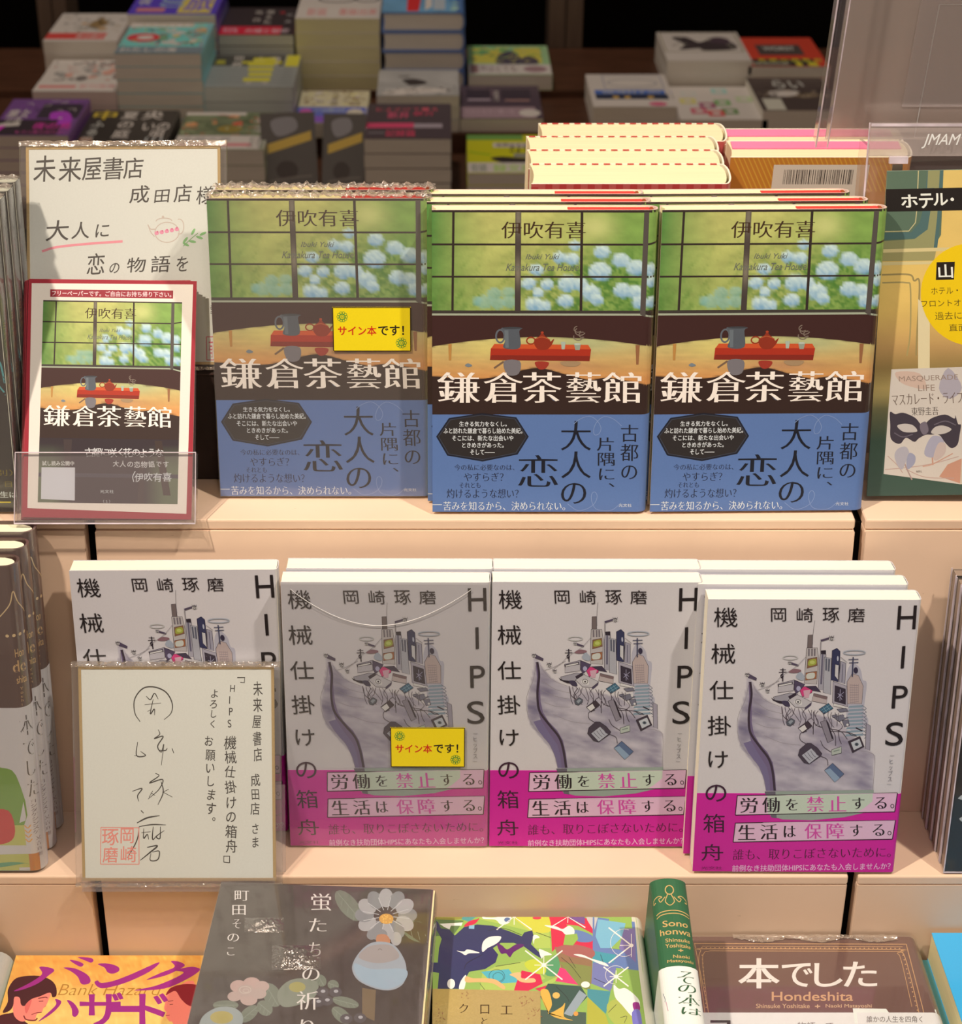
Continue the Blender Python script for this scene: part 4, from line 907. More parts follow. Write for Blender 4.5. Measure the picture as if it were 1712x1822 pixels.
    A.ring(*zs(1262, 338), 60, 12, 6, P(158, 156, 162)); A.ring(*zs(646, 382), 40, 11, 5, P(184, 174, 168))
    # lettering
    for ch, q in zip('機械仕掛けの箱舟'[:5], ((170, 312, 300, 420), (152, 512, 285, 622), (140, 715, 272, 820), (128, 910, 258, 1018), (130, 1105, 238, 1198))): A.text(ch, *q, INK)
    for ch, q in zip('岡崎琢磨', ((485, 318, 568, 392), (627, 318, 717, 396), (770, 318, 862, 398), (908, 320, 1003, 398))): A.text(ch, *q, P(40, 30, 32))
    sl = lambda x0, y0, x1, y1: [(x0+6, y0+2), (x1+6, y0), (x1-4, y1-2), (x0-4, y1)]
    for ch, q, st in zip('HIPS', ((1182, 308, 1285, 440), (1202, 530, 1220, 655), (1150, 748, 1234, 875), (1112, 950, 1210, 1082)), ('g', 'g', 'g', 'g')): A.text(ch, 0, 0, 0, 0, INK, st, q=sl(*q))
    A.col_text('ヒップス', 1128, 1152, 1156, 1282, P(126, 116, 118), dx=-8); A.line([(1136, 1136), (1160, 1136)], 2.4, P(150, 140, 140), smooth=False); A.line([(1118, 1294), (1142, 1296)], 2.4, P(150, 140, 140), smooth=False)
MG = P(196, 22, 138)
def ark_band(A):
    A.poly([(450, 1330), (1044, 1326), (1042, 1400), (1000, 1450), (880, 1476), (700, 1492), (540, 1486), (470, 1466)], P(142, 148, 136))
    A.poly([(440, 1330), (500, 1330), (505, 1480), (475, 1474)], P(96, 86, 96))
    PK = P(214, 168, 188)
    A.quadr([(288, 1352), (1176, 1344), (1160, 1448), (276, 1460)], PK, 60); A.quadr([(452, 1351), (1040, 1346), (1000, 1400), (960, 1450), (458, 1457)], P(186, 190, 170)) if False else A.poly([(452, 1353), (1040, 1347), (1036, 1390), (985, 1430), (950, 1449), (458, 1456)], P(186, 190, 170))
    A.quadr([(276, 1504), (1164, 1496), (1146, 1600), (262, 1610)], PK, 60)
    A.frame(0, 0, 0, 0, 5, P(44, 14, 34), q=[(288, 1352), (1176, 1344), (1160, 1448), (276, 1460)]); A.frame(0, 0, 0, 0, 5, P(44, 14, 34), q=[(276, 1504), (1164, 1496), (1146, 1600), (262, 1610)])
    K, M = P(34, 22, 32), P(200, 70, 150)
    for s_, yy, dx in (('労働を禁止する', 1364, 0), ('生活は保障する', 1514, -13)):
        for i, ch in enumerate(s_):
            x0 = 302+i*123+dx; r = i*1.2
            hk = ch in 'をはする'
            A.text(ch, x0+(8 if hk else 0), yy+(10 if hk else 0)-r, x0+(76 if hk else 98), yy+(74 if hk else 84)-r, M if i in (3, 4) and s_[0] == '労' or (i in (3, 4) and s_[0] == '生') else K, 'mb')
        A.ring(1147+dx*1.3, yy+52, 9, 10, 4, K)
    A.text('誰も、取りこぼさないために。', 262, 1642, 1136, 1706, P(96, 16, 66), 'm', q=[(262, 1650), (1140, 1642), (1136, 1700), (258, 1710)])
    A.text('前例なき扶助団体HIPSにあなたも入会しませんか？', 0, 0, 0, 0, P(226, 170, 200), 'b', q=[(256, 1738), (1136, 1730), (1134, 1768), (254, 1776)])
    A.text('光文社', 84, 1744, 200, 1762, P(110, 20, 76))
    for ch, q in zip('の箱舟', ((112, 1290, 228, 1385), (97, 1452, 217, 1556), (85, 1620, 207, 1712))): A.text(ch, *q, P(52, 14, 42))
def ark_book(label):
    o = empty('paperback_book', label, 'book', 'white paperback books with a ship of buildings')
    surf, cov = book_body(o, 127.2, 188, 15.2, False, P(202, 188, 186), page=P(255, 246, 200), mat=M_SATIN, r=3.5)
    A = Art(surf, HQ, 126, 188, base=0.04, step=0.0011); ark_art(A); A.emit(cov, mat=M_SATIN)
    band = wrap_band(o, surf, 56.5, MG, off=0.25)
    B = Art(surf, HQ, 126, 188, base=0.3, step=0.0012); ark_band(B); B.emit(band, 'band_print', 'band_lettering', M_SATIN)
    g = Geo(); rr = random.Random(5)
    for i in range(46):
        v = 60+i*2.6; u = surf.L[12]+rr.uniform(-1, 1); h = rr.uniform(.5, 1.6)
        g.add([surf(u+a, v+b, .06) for a, b in ((0, 0), (rr.uniform(.5, 1.6), 0), (.9, h), (0, h))], [(0, 1, 2, 3)], P(70, 60, 60))
    g.build('spine_pattern', M_INK, cov)
    return o
H0 = ark_book('x')
place_stack(H0, ['white ship paperback, front copy of the stack of three at the black slot', 'white ship paperback, middle copy of the stack of three', 'white ship paperback, rearmost copy of the stack of three'], 133.4, 2.6, 0, -.4, 7.0, 15.2, 3, (0, -4, -8), gap=2.2)
place_stack(H0, ['white ship paperback, front copy of the stack next to the signed one', 'white ship paperback, rear copy of the stack next to the signed one'], 5.6, 28.4, 0, -.3, 5.2, 15.2, 2, (0, 1))
place_stack(H0, ['film-wrapped white ship paperback with a yellow signed-copy sticker', 'white ship paperback behind the copy with the yellow sticker'], -122.2, 28.9, 0, -.3, 5.0, 15.2, 2, (0, 2), gap=1.2)
place_stack(H0, ['white ship paperback standing behind the white signature board'], -252.0, 42.5, 0, .6, 5.0, 15.2, 1)
# ------------------------------------------------------------------ stickers and film on the signed copies
def box_part(parent, name, x0, y0, z0, x1, y1, z1, mat, col=(1, 1, 1)):
    g = Geo(); g.box(x0, y0, z0, x1, y1, z1, col); return g.build(name, mat, parent)
YEL = P(240, 205, 20)
def sticker(book, quad, bw, bh, sx, sy):
    """quad: the book's front corners in the photograph; sx, sy: left top corner of the sticker there"""
    F_ = Flat(bw, bh, y=-1.25); A = Art(F_, quad); u0, v0 = A.uv(*sx); u1, v1 = A.uv(*sy)
    w, h = u1-u0, v0-v1
    st = box_part(book, 'signed_copy_sticker', u0, -1.3, v1, u1, -1.05, v0, M_SATIN, YEL)
    B = Art(Flat(w, h, y=-1.3, x0=u0, z0=v1), [(0, 0), (136, 0), (136, 78), (0, 78)], base=0.02)
    B.frame(.8, .8, 135.2, 77.2, 1.6, P(60, 40, 20))
    B.text('サイン本', 9, 33, 76, 50, P(205, 30, 20), 'B'); B.text('です！', 79, 32, 124, 50, P(40, 30, 18), 'B')
    for cx, cy in ((17, 17), (119, 63)):
        for k in range(10):
            a = 2*math.pi*k/10; B.ring(cx+6.6*math.cos(a), cy+6.6*math.sin(a), 2.6, 2.6, .9, P(90, 140, 50))
        B.ring(cx, cy, 5, 5, 1, P(90, 140, 50)); B.ring(cx, cy, 2, 2, 1, P(90, 140, 50))
    B.emit(st, 'sticker_print', 'sticker_lettering'); st['label'] = 'yellow signed-copy sticker with red and black lettering'
def find(label): return [o for o in SC.objects if o.get('label') == label][0]
BA = find('film-wrapped tea room book with a yellow signed-copy sticker'); BB = find('film-wrapped white ship paperback with a yellow signed-copy sticker')
sticker(BA, [(374, 356), (762, 362), (763, 891), (398, 891)], 133, 190, (593, 552), (729, 632))
sticker(BB, [(503, 1037), (874, 1038), (870, 1506), (519, 1504)], 127.2, 188, (696, 1292), (828, 1363))
sA = Wrap(133, 190, 13.6, 6, 2.2); g = Geo(); profile_strip(g, sA, -.1, 191, 0.9, (1, 1, 1), inner=0.8, u0=-0.5, u1=150); g.build('plastic_wrap', M_FILM, BA)
rr = random.Random(3); nx, ny = 90, 6
for bk_ in (BA, find('film-wrapped tea room book behind the one with the yellow sticker')):
    V = []; g = Geo()
    for j in range(ny+1):
        for i in range(nx+1):
            V.append((-1+135*i/nx+rr.uniform(-.5, .5), -.6+14*j/ny+(rr.uniform(-.6, .6) if 0 < j < ny else 0), 190.5+rr.uniform(0, 2.4)*(.5+.8*math.sin(i*.7)**2)))
    g.add(V, [(j*(nx+1)+i, j*(nx+1)+i+1, (j+1)*(nx+1)+i+1, (j+1)*(nx+1)+i) for j in range(ny) for i in range(nx)], (1, 1, 1)); g.build('crinkled_wrap_top', M_CRINKLE, bk_)
sB = Wrap(127.2, 188, 15.2, 3.5, 3.6); g = Geo(); profile_strip(g, sB, -.1, 188.6, 0.95, (1, 1, 1), inner=0.85, u0=-.4, u1=140); g.build('plastic_wrap', M_FILM, BB)
M_SEAM = plain('film_seam', P(214, 200, 192), 0.25, 0.6, noise=.1, scale=200)
g = Geo(); K = 40
for a in range(K):
    q = []
    for b in (a, a+1):
        t = b/K; x = 6+109*t; z = 184-26*math.sin(math.pi*min(1, t*1.0))**.9*(1-.12*t); q.append((x, z))
    (xa, za), (xb, zb) = q
    V = [(xa, -1.0, za), (xb, -1.0, zb), (xb, -1.2, zb-.25), (xa, -1.2, za-.25), (xa, -1.0, za-.6), (xb, -1.0, zb-.6)]
    g.add(V, [(0, 1, 2, 3), (3, 2, 5, 4)], (1, 1, 1))
g.build('wrap_seam', M_SEAM, BB)

# ------------------------------------------------------------------ signature boards
GOLD = P(205, 165, 110)
def board_thing(label, w, h, art):
    o = empty('signature_board', label, 'board')
    g = Geo(); g.box(0, 0, 0, w, 2.2, h, P(208, 198, 184)); b = g.build('board', M_MATTE, o)
    g = Geo(); e = 0.25; q = 1.5
    for (x0, z0, x1, z1) in ((-e, -e, w+e, q), (-e, h-q, w+e, h+e), (-e, q, q, h-q), (w-q, q, w+e, h-q)): g.box(x0, -.3, z0, x1, 2.5, z1, GOLD)
    g.build('gold_edging', M_GOLD, o)
    art(b)
    g = Geo(); g.box(-4.2, -1.5, -3.5, w+4.2, 3.6, h+3.2, (1, 1, 1)); g.build('clear_sleeve', M_SLEEVE, o)
    r2 = random.Random(w+h); g = Geo(); n = 70
    for (z, dz) in ((h+.2, 3.4), (-3.7, 2.2)):
        V = []
        for i in range(n+1):
            x = -4.4+(w+8.8)*i/n
            V += [(x, -1.7+r2.uniform(-.3, .3), z+r2.uniform(-.3, .3)), (x, -1.7+r2.uniform(-.5, .2), z+dz+r2.uniform(-.6, .3)), (x, 3.8, z+dz*.6)]
        g.add(V, [(3*i+k, 3*i+3+k, 3*i+4+k, 3*i+1+k) for i in range(n) for k in (0, 1)], (1, 1, 1))
    g.build('sleeve_crinkle', M_CRINKLE, o)
    return o
PEN = P(50, 44, 40)
def up_art(b):
    # sheet: region (0,250)-(420,950) enlarged 2.602 times; the board's corners there
    A = Art(Flat(121, 136, 0), [(128, 50), (1012, 68), (1002, 1060), (122, 1050)], base=0.02)
    for t, q in (('未', (160, 92, 262, 210)), ('来', (276, 100, 380, 212)), ('屋', (384, 108, 472, 208)), ('書', (478, 108, 572, 208)), ('店', (572, 112, 662, 205)),
                 ('成', (598, 240, 688, 318)), ('田', (712, 262, 778, 318)), ('店', (800, 240, 880, 318)), ('様', (902, 250, 978, 330)),
                 ('大', (212, 390, 318, 482)), ('人', (330, 400, 412, 475)), ('に', (440, 412, 502, 470)),
                 ('恋', (398, 545, 478, 640)), ('の', (500, 592, 545, 636)), ('物', (580, 568, 665, 634)), ('語', (690, 562, 776, 636)), ('を', (806, 568, 858, 634))):
        A.text(t, *q, PEN, 'h', q=[(q[0]+4, q[1]), (q[2]+4, q[1]-3), (q[2]-4, q[3]), (q[0]-4, q[3]+2)])
    A.line([(192, 530), (260, 512), (400, 500), (562, 492)], 11, P(226, 130, 138))
    O_ = P(190, 165, 150)
    A.ring(765, 455, 55, 46, 4, O_); A.ring(752, 404, 36, 14, 4, O_, 180, 360); A.ell(748, 386, 6, 7, O_); A.line([(712, 440), (690, 438), (678, 418)], 5, O_); A.line([(708, 474), (690, 450), (680, 420)], 4, O_); A.ring(822, 430, 20, 34, 4, O_, -110, 110)
    for i in range(5): A.ell(718+i*23, 458-i*4, 10, 9, P(218, 130, 150)); A.ell(722+i*22, 452-i*4, 4, 4, P(200, 90, 120))
    A.line([(838, 520), (870, 490), (905, 462)], 3, P(110, 150, 90))
    for x, y, r in ((850, 512, 30), (848, 492, -50), (880, 500, 10), (884, 455, -60), (912, 482, 20), (928, 465, -25)): A.ell(x, y, 17, 6, P(120, 165, 100), 10, r)
    A.text('愛', 955, 790, 985, 830, PEN, 'h')
    A.frame(935, 935, 996, 1040, 4, P(200, 90, 100)); A.text('有喜', 945, 945, 985, 1030, P(200, 90, 100))
    A.emit(b, 'drawing', 'handwriting')
def low_art(b):
    # sheet: region (120,960)-(520,1600) enlarged 2.847 times
    A = Art(Flat(121, 136, 0), [(34, 662), (1042, 668), (1065, 1752), (72, 1755)], base=0.02)
    L = lambda pts, w=6: A.line(pts, w, PEN, A.let, taper=True)
    L([(358, 945), (330, 900), (328, 830), (370, 775), (430, 768), (490, 795), (522, 850), (518, 900), (482, 935)], 7)
    L([(388, 815), (410, 832), (430, 800), (450, 830)]); L([(380, 858), (465, 850)]); L([(424, 830), (410, 905), (430, 880), (432, 912)]); L([(396, 892), (410, 884)])
    L([(346, 1048), (342, 1118), (388, 1118), (362, 1096)]); L([(330, 1118), (350, 1120)]); L([(452, 985), (460, 1010), (432, 1032), (478, 1020), (450, 1070), (470, 1100), (482, 1060), (470, 1168)]); L([(525, 1082), (534, 1106)], 8); L([(455, 1090), (490, 1092), (500, 1080)])
    L([(322, 1300), (372, 1286), (350, 1322), (356, 1352)]); L([(440, 1208), (458, 1222), (410, 1258), (478, 1240), (460, 1290), (404, 1340)]); L([(418, 1308), (440, 1322)]); L([(428, 1298), (408, 1332)]); L([(470, 1250), (482, 1305), (455, 1370)]); L([(482, 1305), (530, 1330)]); L([(510, 1290), (478, 1306)])
    L([(368, 1398), (382, 1412)], 9); L([(348, 1462), (400, 1436), (465, 1424)], 8); L([(360, 1480), (352, 1540), (330, 1590), (300, 1640)]); L([(360, 1480), (430, 1470), (498, 1472)]); L([(384, 1490), (384, 1540), (402, 1520), (410, 1546)]); L([(372, 1512), (420, 1506)]); L([(432, 1480), (430, 1545), (452, 1525)]); L([(470, 1480), (468, 1540), (450, 1530), (490, 1500)])
    L([(402, 1586), (455, 1578), (420, 1610), (368, 1652)], 8); L([(430, 1610), (465, 1606), (458, 1648), (420, 1652), (422, 1616)])
    A.col_text('未来屋書店', 938, 738, 990, 1158, PEN, 'h', dx=2, hand=True); A.col_text('成田店', 932, 1208, 984, 1424, PEN, 'h', hand=True); A.col_text('さま', 936, 1458, 984, 1592, PEN, 'h', hand=True)
    A.col_text('HIPS', 815, 748, 860, 980, PEN, 'h', dx=-6, hand=True); A.col_text('機械仕掛けの箱舟', 795, 1014, 860, 1620, PEN, 'h', dx=12, hand=True)
    A.line([(856, 722), (895, 722), (893, 748), (872, 746)], 5, PEN, A.let, smooth=False); A.line([(828, 1664), (828, 1630), (798, 1630), (798, 1660), (828, 1664)], 5, PEN, A.let, smooth=False)
    A.col_text('よろしく', 715, 775, 762, 985, PEN, 'h', hand=True); A.col_text('お願いします。', 692, 1012, 748, 1490, PEN, 'h', dx=12, hand=True)
    RS = P(225, 130, 115); A.frame(0, 0, 0, 0, 4, RS, q=[(162, 1484), (358, 1486), (362, 1672), (162, 1672)])
    for t, q in (('琢', (168, 1492, 255, 1576)), ('岡', (264, 1488, 332, 1566)), ('磨', (172, 1584, 252, 1664)), ('崎', (266, 1580, 348, 1662))): A.text(t, *q, RS, 'h')
    A.emit(b, 'signature_stamp', 'handwriting')
    # pen strokes of the signature and the stamp lie in the two print meshes
U = board_thing('gold-edged greeting board with a drawn teapot, above the leaflet holder', 121, 136, up_art)
Lb = board_thing('gold-edged white board with a large signature and red stamp', 121, 136, low_art)
pu = CAM + 1161*ray(50, 652); put(U, pu[0], pu[1]+2, pu[2], 0, 27, 0.3)
SUPZ = pu[2]-4.6
sup = empty('black_box', 'dark brown box behind the leaflet holder, carrying the greeting board', 'box')
g = Geo(); g.box(0, 0, 0, 97, 35, SUPZ-Z1-.4, P(58, 40, 34)); g.build('box_body', plain('dark_card', P(52, 36, 30), .7, .3), sup)
g = Geo(); g.box(-.8, -.8, SUPZ-Z1-.35, 97.8, 35.8, SUPZ-Z1+.2, P(50, 36, 30)); g.build('box_lid', plain('dark_card_lid', P(60, 42, 36), .7, .3), sup)
put(sup, -264, 144, Z1+.2)
put(Lb, -250.2, -4.8, 1.0, 0, 22.5, 0)
# clear easel under the lower board
ea = empty('clear_easel', 'clear acrylic easel holding the white signature board', 'easel')
box_part(ea, 'lip', 0, -4.2, -6.2, 121, -2.9, 3, M_ACRYL); box_part(ea, 'tray', 0, -2.8, -6.2, 121, 4.4, -5.0, M_ACRYL); box_part(ea, 'back_leg', 110, 4.6, 4, 127, 6.0, 60, M_ACRYL)
put(ea, -250.2, -4.8, 1.0, 0, 22.5, 0)

# ------------------------------------------------------------------ free leaflets in their clear pocket
CRIM = P(160, 40, 52)
hd = empty('leaflet_holder', 'clear acrylic pocket holding the crimson leaflets', 'holder')
HX = -285.5
box_part(hd, 'base_plate', 0, 0, 0, 108, 9.4, 2, M_ACRYL); box_part(hd, 'front_plate', 0, -1.6, 0, 108, 0, 44, M_ACRYL); box_part(hd, 'back_plate', 0, 8.3, 2.3, 108, 9.4, 100, M_ACRYL)
box_part(hd, 'side_plate', -1.6, -1.6, 0, 0, 8, 44, M_ACRYL); box_part(hd, 'side_plate', 108, -1.6, 0, 109.6, 8, 44, M_ACRYL)
for nm_, q in (('top_rim', (-1.6, -1.75, 43.6, 109.6, -.9, 44.2)), ('bottom_rim', (-1.6, -2.0, -.3, 109.6, -1.2, .5))): box_part(hd, nm_, *q, M_EDGE)
for k, x in enumerate((-1.7, 109.2)): box_part(hd, 'side_rim', x, -1.8, .6, x+.5, -1.0, 43.5, M_EDGE)
put(hd, HX, 79, Z1+3.0, 0, 32)
def leaflet(label, art):
    o = empty('leaflet', label, 'leaflet', 'crimson leaflets')
    g = Geo(); g.box(0, 0, 0, 104, .45, 148, CRIM); c = g.build('card', M_MATTE, o)
    g = Geo(); g.box(-.05, .1, -.05, 104.05, .35, 148.05, P(226, 190, 165)); g.build('card_edge', M_MATTE, c)
    if art:
        A = Art(Flat(104, 148, 0), [(182, 655), (948, 675), (918, 1765), (122, 1762)], base=0.02)
        A.quadr([(195, 675), (932, 690), (895, 1738), (148, 1718)], P(232, 212, 196)); 
        A.quadr([(280, 704), (842, 716), (841, 752), (279, 738)], P(150, 36, 50)); A.text('フリーペーパーです。ご自由にお持ち帰り下さい。', 0, 0, 0, 0, P(240, 205, 200), 'b', q=[(288, 709), (834, 722), (833, 746), (287, 733)])
        u0, v0 = A.uv(208, 1690); u1, v1 = A.uv(237, 752); u2, _ = A.uv(882, 765)
        B = Art(Flat(u2-(u0+u1)/2, v1-v0, 0, x0=(u0+u1)/2, z0=v0), TQ, base=A.o+.01)
        tea_scene(B, .55)
        B.paint(22, 1290, 1200, 1785, lambda X, Y: (lambda n, k: np.clip((np.array(lin((46, 34, 40)))*(1-k)+np.array(lin((92, 100, 74)))*k)/LF, 0, .9))(0, (np.clip((np.abs(X-600)-300)/160, 0, 1)*np.clip((Y-1330)/200, 0, 1))[..., None]), 30, 12)
        B.poly([(980, 1300), (1040, 1300), (1110, 1720), (1050, 1720)], P(58, 42, 38)); B.poly([(860, 1420), (900, 1420), (890, 1785), (840, 1785)], P(56, 42, 42)); B.poly([(230, 1300), (300, 1300), (290, 1560), (250, 1560)], P(60, 46, 46)); B.rect(22, 1560, 1190, 1590, P(62, 56, 66))
        A.o = B.o+.01
        A.row_text('古都に咲く花のような', 430, 1432, 790, 1478, P(210, 200, 195), 'h', hand=True); A.row_text('大人の恋物語です', 552, 1492, 820, 1524, P(210, 200, 195), 'h', hand=True); A.row_text('伊吹有喜', 655, 1546, 830, 1592, P(205, 198, 195), 'h', hand=True)
        A.line([(660, 1540), (648, 1565), (652, 1590)], 4, P(205, 198, 195), A.let)
        A.text('試し読み公開中', 224, 1494, 374, 1516, P(225, 215, 205), 'b'); A.quadr([(220, 1524), (378, 1524), (374, 1680), (214, 1674)], P(205, 196, 196)); A.text('光文社', 494, 1628, 558, 1644, P(205, 200, 195)); A.text('（１）', 508, 1676, 540, 1690, P(190, 185, 180))
        A.emit(c, 'leaflet_print', 'leaflet_lettering'); B.emit(c, 'picture_print', 'picture_lettering')
    return o
labs = ['front crimson-edged leaflet with a tea room picture'] + ['crimson card directly behind the front leaflet', 'crimson card, third from the front in the pocket', 'crimson card, fourth from the front in the pocket', 'crimson card, fifth from the front in the pocket', 'rearmost crimson card, sticking out furthest beside the black books']
hm = hd.matrix_basis.copy()
for k, lb in enumerate(labs):
    lf = leaflet(lb, k == 0)
    off = (2.6, 2.0, 1.5, 1.1, .7, .4)[k]
    lf.matrix_basis = hm @ Matrix.Translation(Vector((off+.2, 1.0+k*1.2, 2.4+(1.7, 1.1, .9, .3, .8, 1.6)[k]))*MM) @ Matrix.Rotation(R((-.8, -.4, -.1, 0, .1, .15)[k]*-1), 4, 'Y')

# ------------------------------------------------------------------ black comics at the left, wrapped
def comic(label, first):
    o = empty('wrapped_comic', label, 'book', 'black wrapped books beside the leaflet holder')
    surf, cov = book_body(o, 128, 190, 14.6, False, P(40, 34, 32), page=P(235, 220, 195), mat=M_GLOSS, r=4)
    A = Art(surf, SHEET, surf.L[-1], 190, base=.04); L = surf.L[-1]; s0 = 124/L*100; s1 = s0+16/L*100
    A.rect(s0+.3, 1, s1-.6, 36, P(112, 104, 100), 6, 4)  # reflection in the film, painted as grey on the upper spine
    A.col_text('ミステリーシリーズ', s0+1.6, 36, s0+4.2, 66, P(160, 128, 60)); A.col_text('リーズ特別編', s0+4.5, 66, s0+6.5, 86, P(150, 120, 60))
    A.rect(36, 84.4, 47.6, 88.2, YEL); A.rect(36, 88.7, 48.1, 92, YEL); A.text('別）', 43, 85.2, 47, 87.4, P(120, 100, 20)); A.text('日', 45, 89.4, 46.6, 91.2, P(120, 100, 20)); A.text('生は', 43.6, 92.8, 47.6, 95, P(220, 215, 205), 'b'); A.text('！', 46.9, 95.4, 48, 98.2, P(235, 215, 50), 'B'); A.rect(38, 96.4, 46, 96.8, YEL)
    A.ell(40.5, 71, 3.4, 2.6, P(170, 160, 140)); A.ell(40.5, 71, 2.2, 1.8, P(90, 80, 60)); A.rect(36, 66, 47, 66.3, P(90, 80, 75)); scrib(A, 38, 40, 46, 64, P(80, 150, 150), 5, .4, 3)
    A.emit(cov)
    sw = Wrap(128, 190, 14.6, 4, 3.6); g = Geo(); profile_strip(g, sw, -.1, 191, .6, (1, 1, 1), inner=.5, u0=60, u1=150); g.build('plastic_wrap', M_FILM, o)
    r3 = random.Random(9); g = Geo(); n = 40; V = []
    for i in range(n+1):
        for j in range(5): V.append((60+68*i/n, -.4+15*j/4, 190.6+r3.uniform(0, 2.2)))
    g.add(V, [(5*i+j, 5*i+5+j, 5*i+6+j, 5*i+1+j) for i in range(n) for j in range(4)], (1, 1, 1)); g.build('crinkled_wrap_top', M_CRINKLE, o)
    return o
C0 = comic('x', True)
place_stack(C0, ['black wrapped book with yellow price label, front of its row', 'black wrapped book, second in the row beside the leaflet holder', 'black wrapped book, third in the row beside the leaflet holder', 'black wrapped book, rearmost in the row by the greeting board'],
            -415.6, 96.5, Z1, 0, 6.5, 14.6, 4, (0, 1.2, 2.6, 3.6), gap=2.0)

# ------------------------------------------------------------------ brown hardbacks with white bands, lower left
BR = P(88, 60, 54); GD = P(196, 150, 100)
def brown_book(label):
    o = empty('brown_hardback', label, 'book', 'brown hardbacks with white bands on the middle step')
    surf, cov = book_body(o, 148, 210, 18.6, True, BR, page=P(250, 232, 190), mat=M_GLOSS, r=9, th=1.6, sq=1.6)
    L = surf.L[-1]; A = Art(surf, SHEET, L, 210, base=.05); k = 100/L; X = lambda mm: (139+mm)*k
    GDm = P(216, 178, 130)
    A.line([(X(-6), 17), (X(3), 12), (X(6), 8), (X(9), 12), (X(18), 17)], .25, GDm, A.let); A.line([(X(-2), 19.6), (X(18), 19.6)], .16, GDm, A.let, smooth=False); A.line([(X(-2), 23.6), (X(18), 23.6)], .16, GDm, A.let, smooth=False)
    for i in range(4): A.ell(X(0+i*4), 21.6, .35, .5, GDm, 10, g=A.let)
    A.text('Hon', X(3.5), 26, X(9.5), 28.6, GD, 'b'); A.text('de', X(1.5), 29.6, X(10), 33.4, GD, 'b'); A.text('shita', X(3), 34.6, X(10), 37, GD, 'b'); A.col_text('Yoshi', X(4.5), 38, X(8), 44.4, GD); A.emit(cov)
    b = wrap_band(o, surf, 116, P(206, 192, 188), off=.3)
    B = Art(surf, SHEET, L, 210, base=.34); IN = P(84, 74, 72)
    B.text('本', X(2.2), 47.5, X(10.8), 54, IN, 'm'); B.text('で', X(3), 56, X(10.4), 61, IN, 'm'); B.text('し', X(4), 62.5, X(9.6), 67.5, IN, 'm'); B.text('た', X(3.4), 69, X(10.4), 74.5, IN, 'm')
    B.col_text('ヨシタケシンスケ', X(3.6), 75.5, X(8.4), 87.5, P(96, 70, 84)); B.col_text('又吉直樹', X(5), 88, X(9), 95.5, P(120, 96, 104))
    B.blob([(X(-40), 63), (X(-20), 60), (X(-14), 64), (X(-3), 67), (X(-1), 84), (X(-40), 84)], P(120, 150, 62)); B.poly([(X(-40), 84), (X(-1), 84), (X(-1), 91), (X(-40), 91)], P(190, 182, 96)); B.blob([(X(-24), 80), (X(-10), 79), (X(-7), 86), (X(-12), 90), (X(-26), 90)], P(200, 50, 50)); B.poly([(X(-40), 94.5), (X(0), 94), (X(1), 99.8), (X(-40), 99.8)], P(190, 182, 96)); B.blob([(X(-40), 99.6), (X(-16), 97), (X(-1), 97.4), (X(0), 99.6)], P(98, 150, 110)); B.rect(X(0), 94, X(6.5), 99.9, P(196, 120, 66), 8)
    for i in range(4): B.line([(X(-1), 84+i*1.6), (X(1), 85+i*1.6), (X(3), 84+i*1.6)], .3, P(226, 160, 90))
    B.emit(b, 'band_print', 'band_lettering')
    g = Geo(); profile_strip(g, surf, -.1, 211, .75, (1, 1, 1), inner=.65, u0=100, u1=150); g.build('plastic_wrap', M_FILM, o)
    return o
D0 = brown_book('x')
place_stack(D0, ['brown hardback with white band, front copy of the row', 'brown hardback with white band, second copy of the row', 'brown hardback with white band, rearmost copy under the leaflet holder'],
            -423.6, 3.0, 0, 0, 6.2, 18.6, 3, (0, 1.6, 2.4), gap=1.7)

# ------------------------------------------------------------------ black magazines, lower right
def magz(label, front):
    o = empty('black_magazine', label, 'magazine', 'black magazines at the end of the middle step')
    surf, cov = book_body(o, 128, 181, 9.6, False, P(36, 31, 30), page=P(150, 122, 104), mat=M_MATTE, r=2)
    A = Art(surf, SHEET, 128, 181, base=.03); W1 = P(190, 184, 178)
    A.blob([(2, 70), (14, 65), (22, 67), (30, 62), (40, 60), (40, 70), (24, 72), (16, 71)], W1); A.blob([(4, 78), (10, 76), (16, 73), (20, 80), (22, 84), (17, 82), (13, 78), (8, 80)], W1); A.ell(9, 64, 2.4, 1, W1); A.ell(19, 62, 2, 1, W1)
    A.blob([(10, 48), (22, 44), (40, 46), (40, 50), (20, 50)], P(150, 130, 50)); A.text('写真集', 12, 12, 60, 30, P(170, 150, 60), 'b'); A.blob([(10, 32), (20, 38), (16, 44), (8, 40)], P(110, 120, 130)); A.emit(cov)
    g = Geo(); g.box(-.6, -.6, -.1, 128.6, 10.1, 181.6, (1, 1, 1)); g.build('plastic_wrap', M_FILMFLAT, o); g = Geo()
    for q in ((-.9, -.9, -.1, -.2, -.2, 181.8), (-.9, 9.7, -.1, -.2, 10.4, 181.8), (-.9, -.9, -.15, 128.6, -.2, .6)): g.box(*q, (1, 1, 1))
    g.build('wrap_edge', M_EDGE, o)
    return o
G0 = magz('x', True)
place_stack(G0, ['front black magazine with white splashes', 'second black magazine behind the splashed one', 'third black magazine from the front of its row', 'fourth black magazine from the front of its row', 'rearmost black magazine against the cream riser'], 292.6, 3.0, 0, -.6, 5.2, 9.6, 5, (0, -.4, -.6, -1, -1.4), gap=1.8)
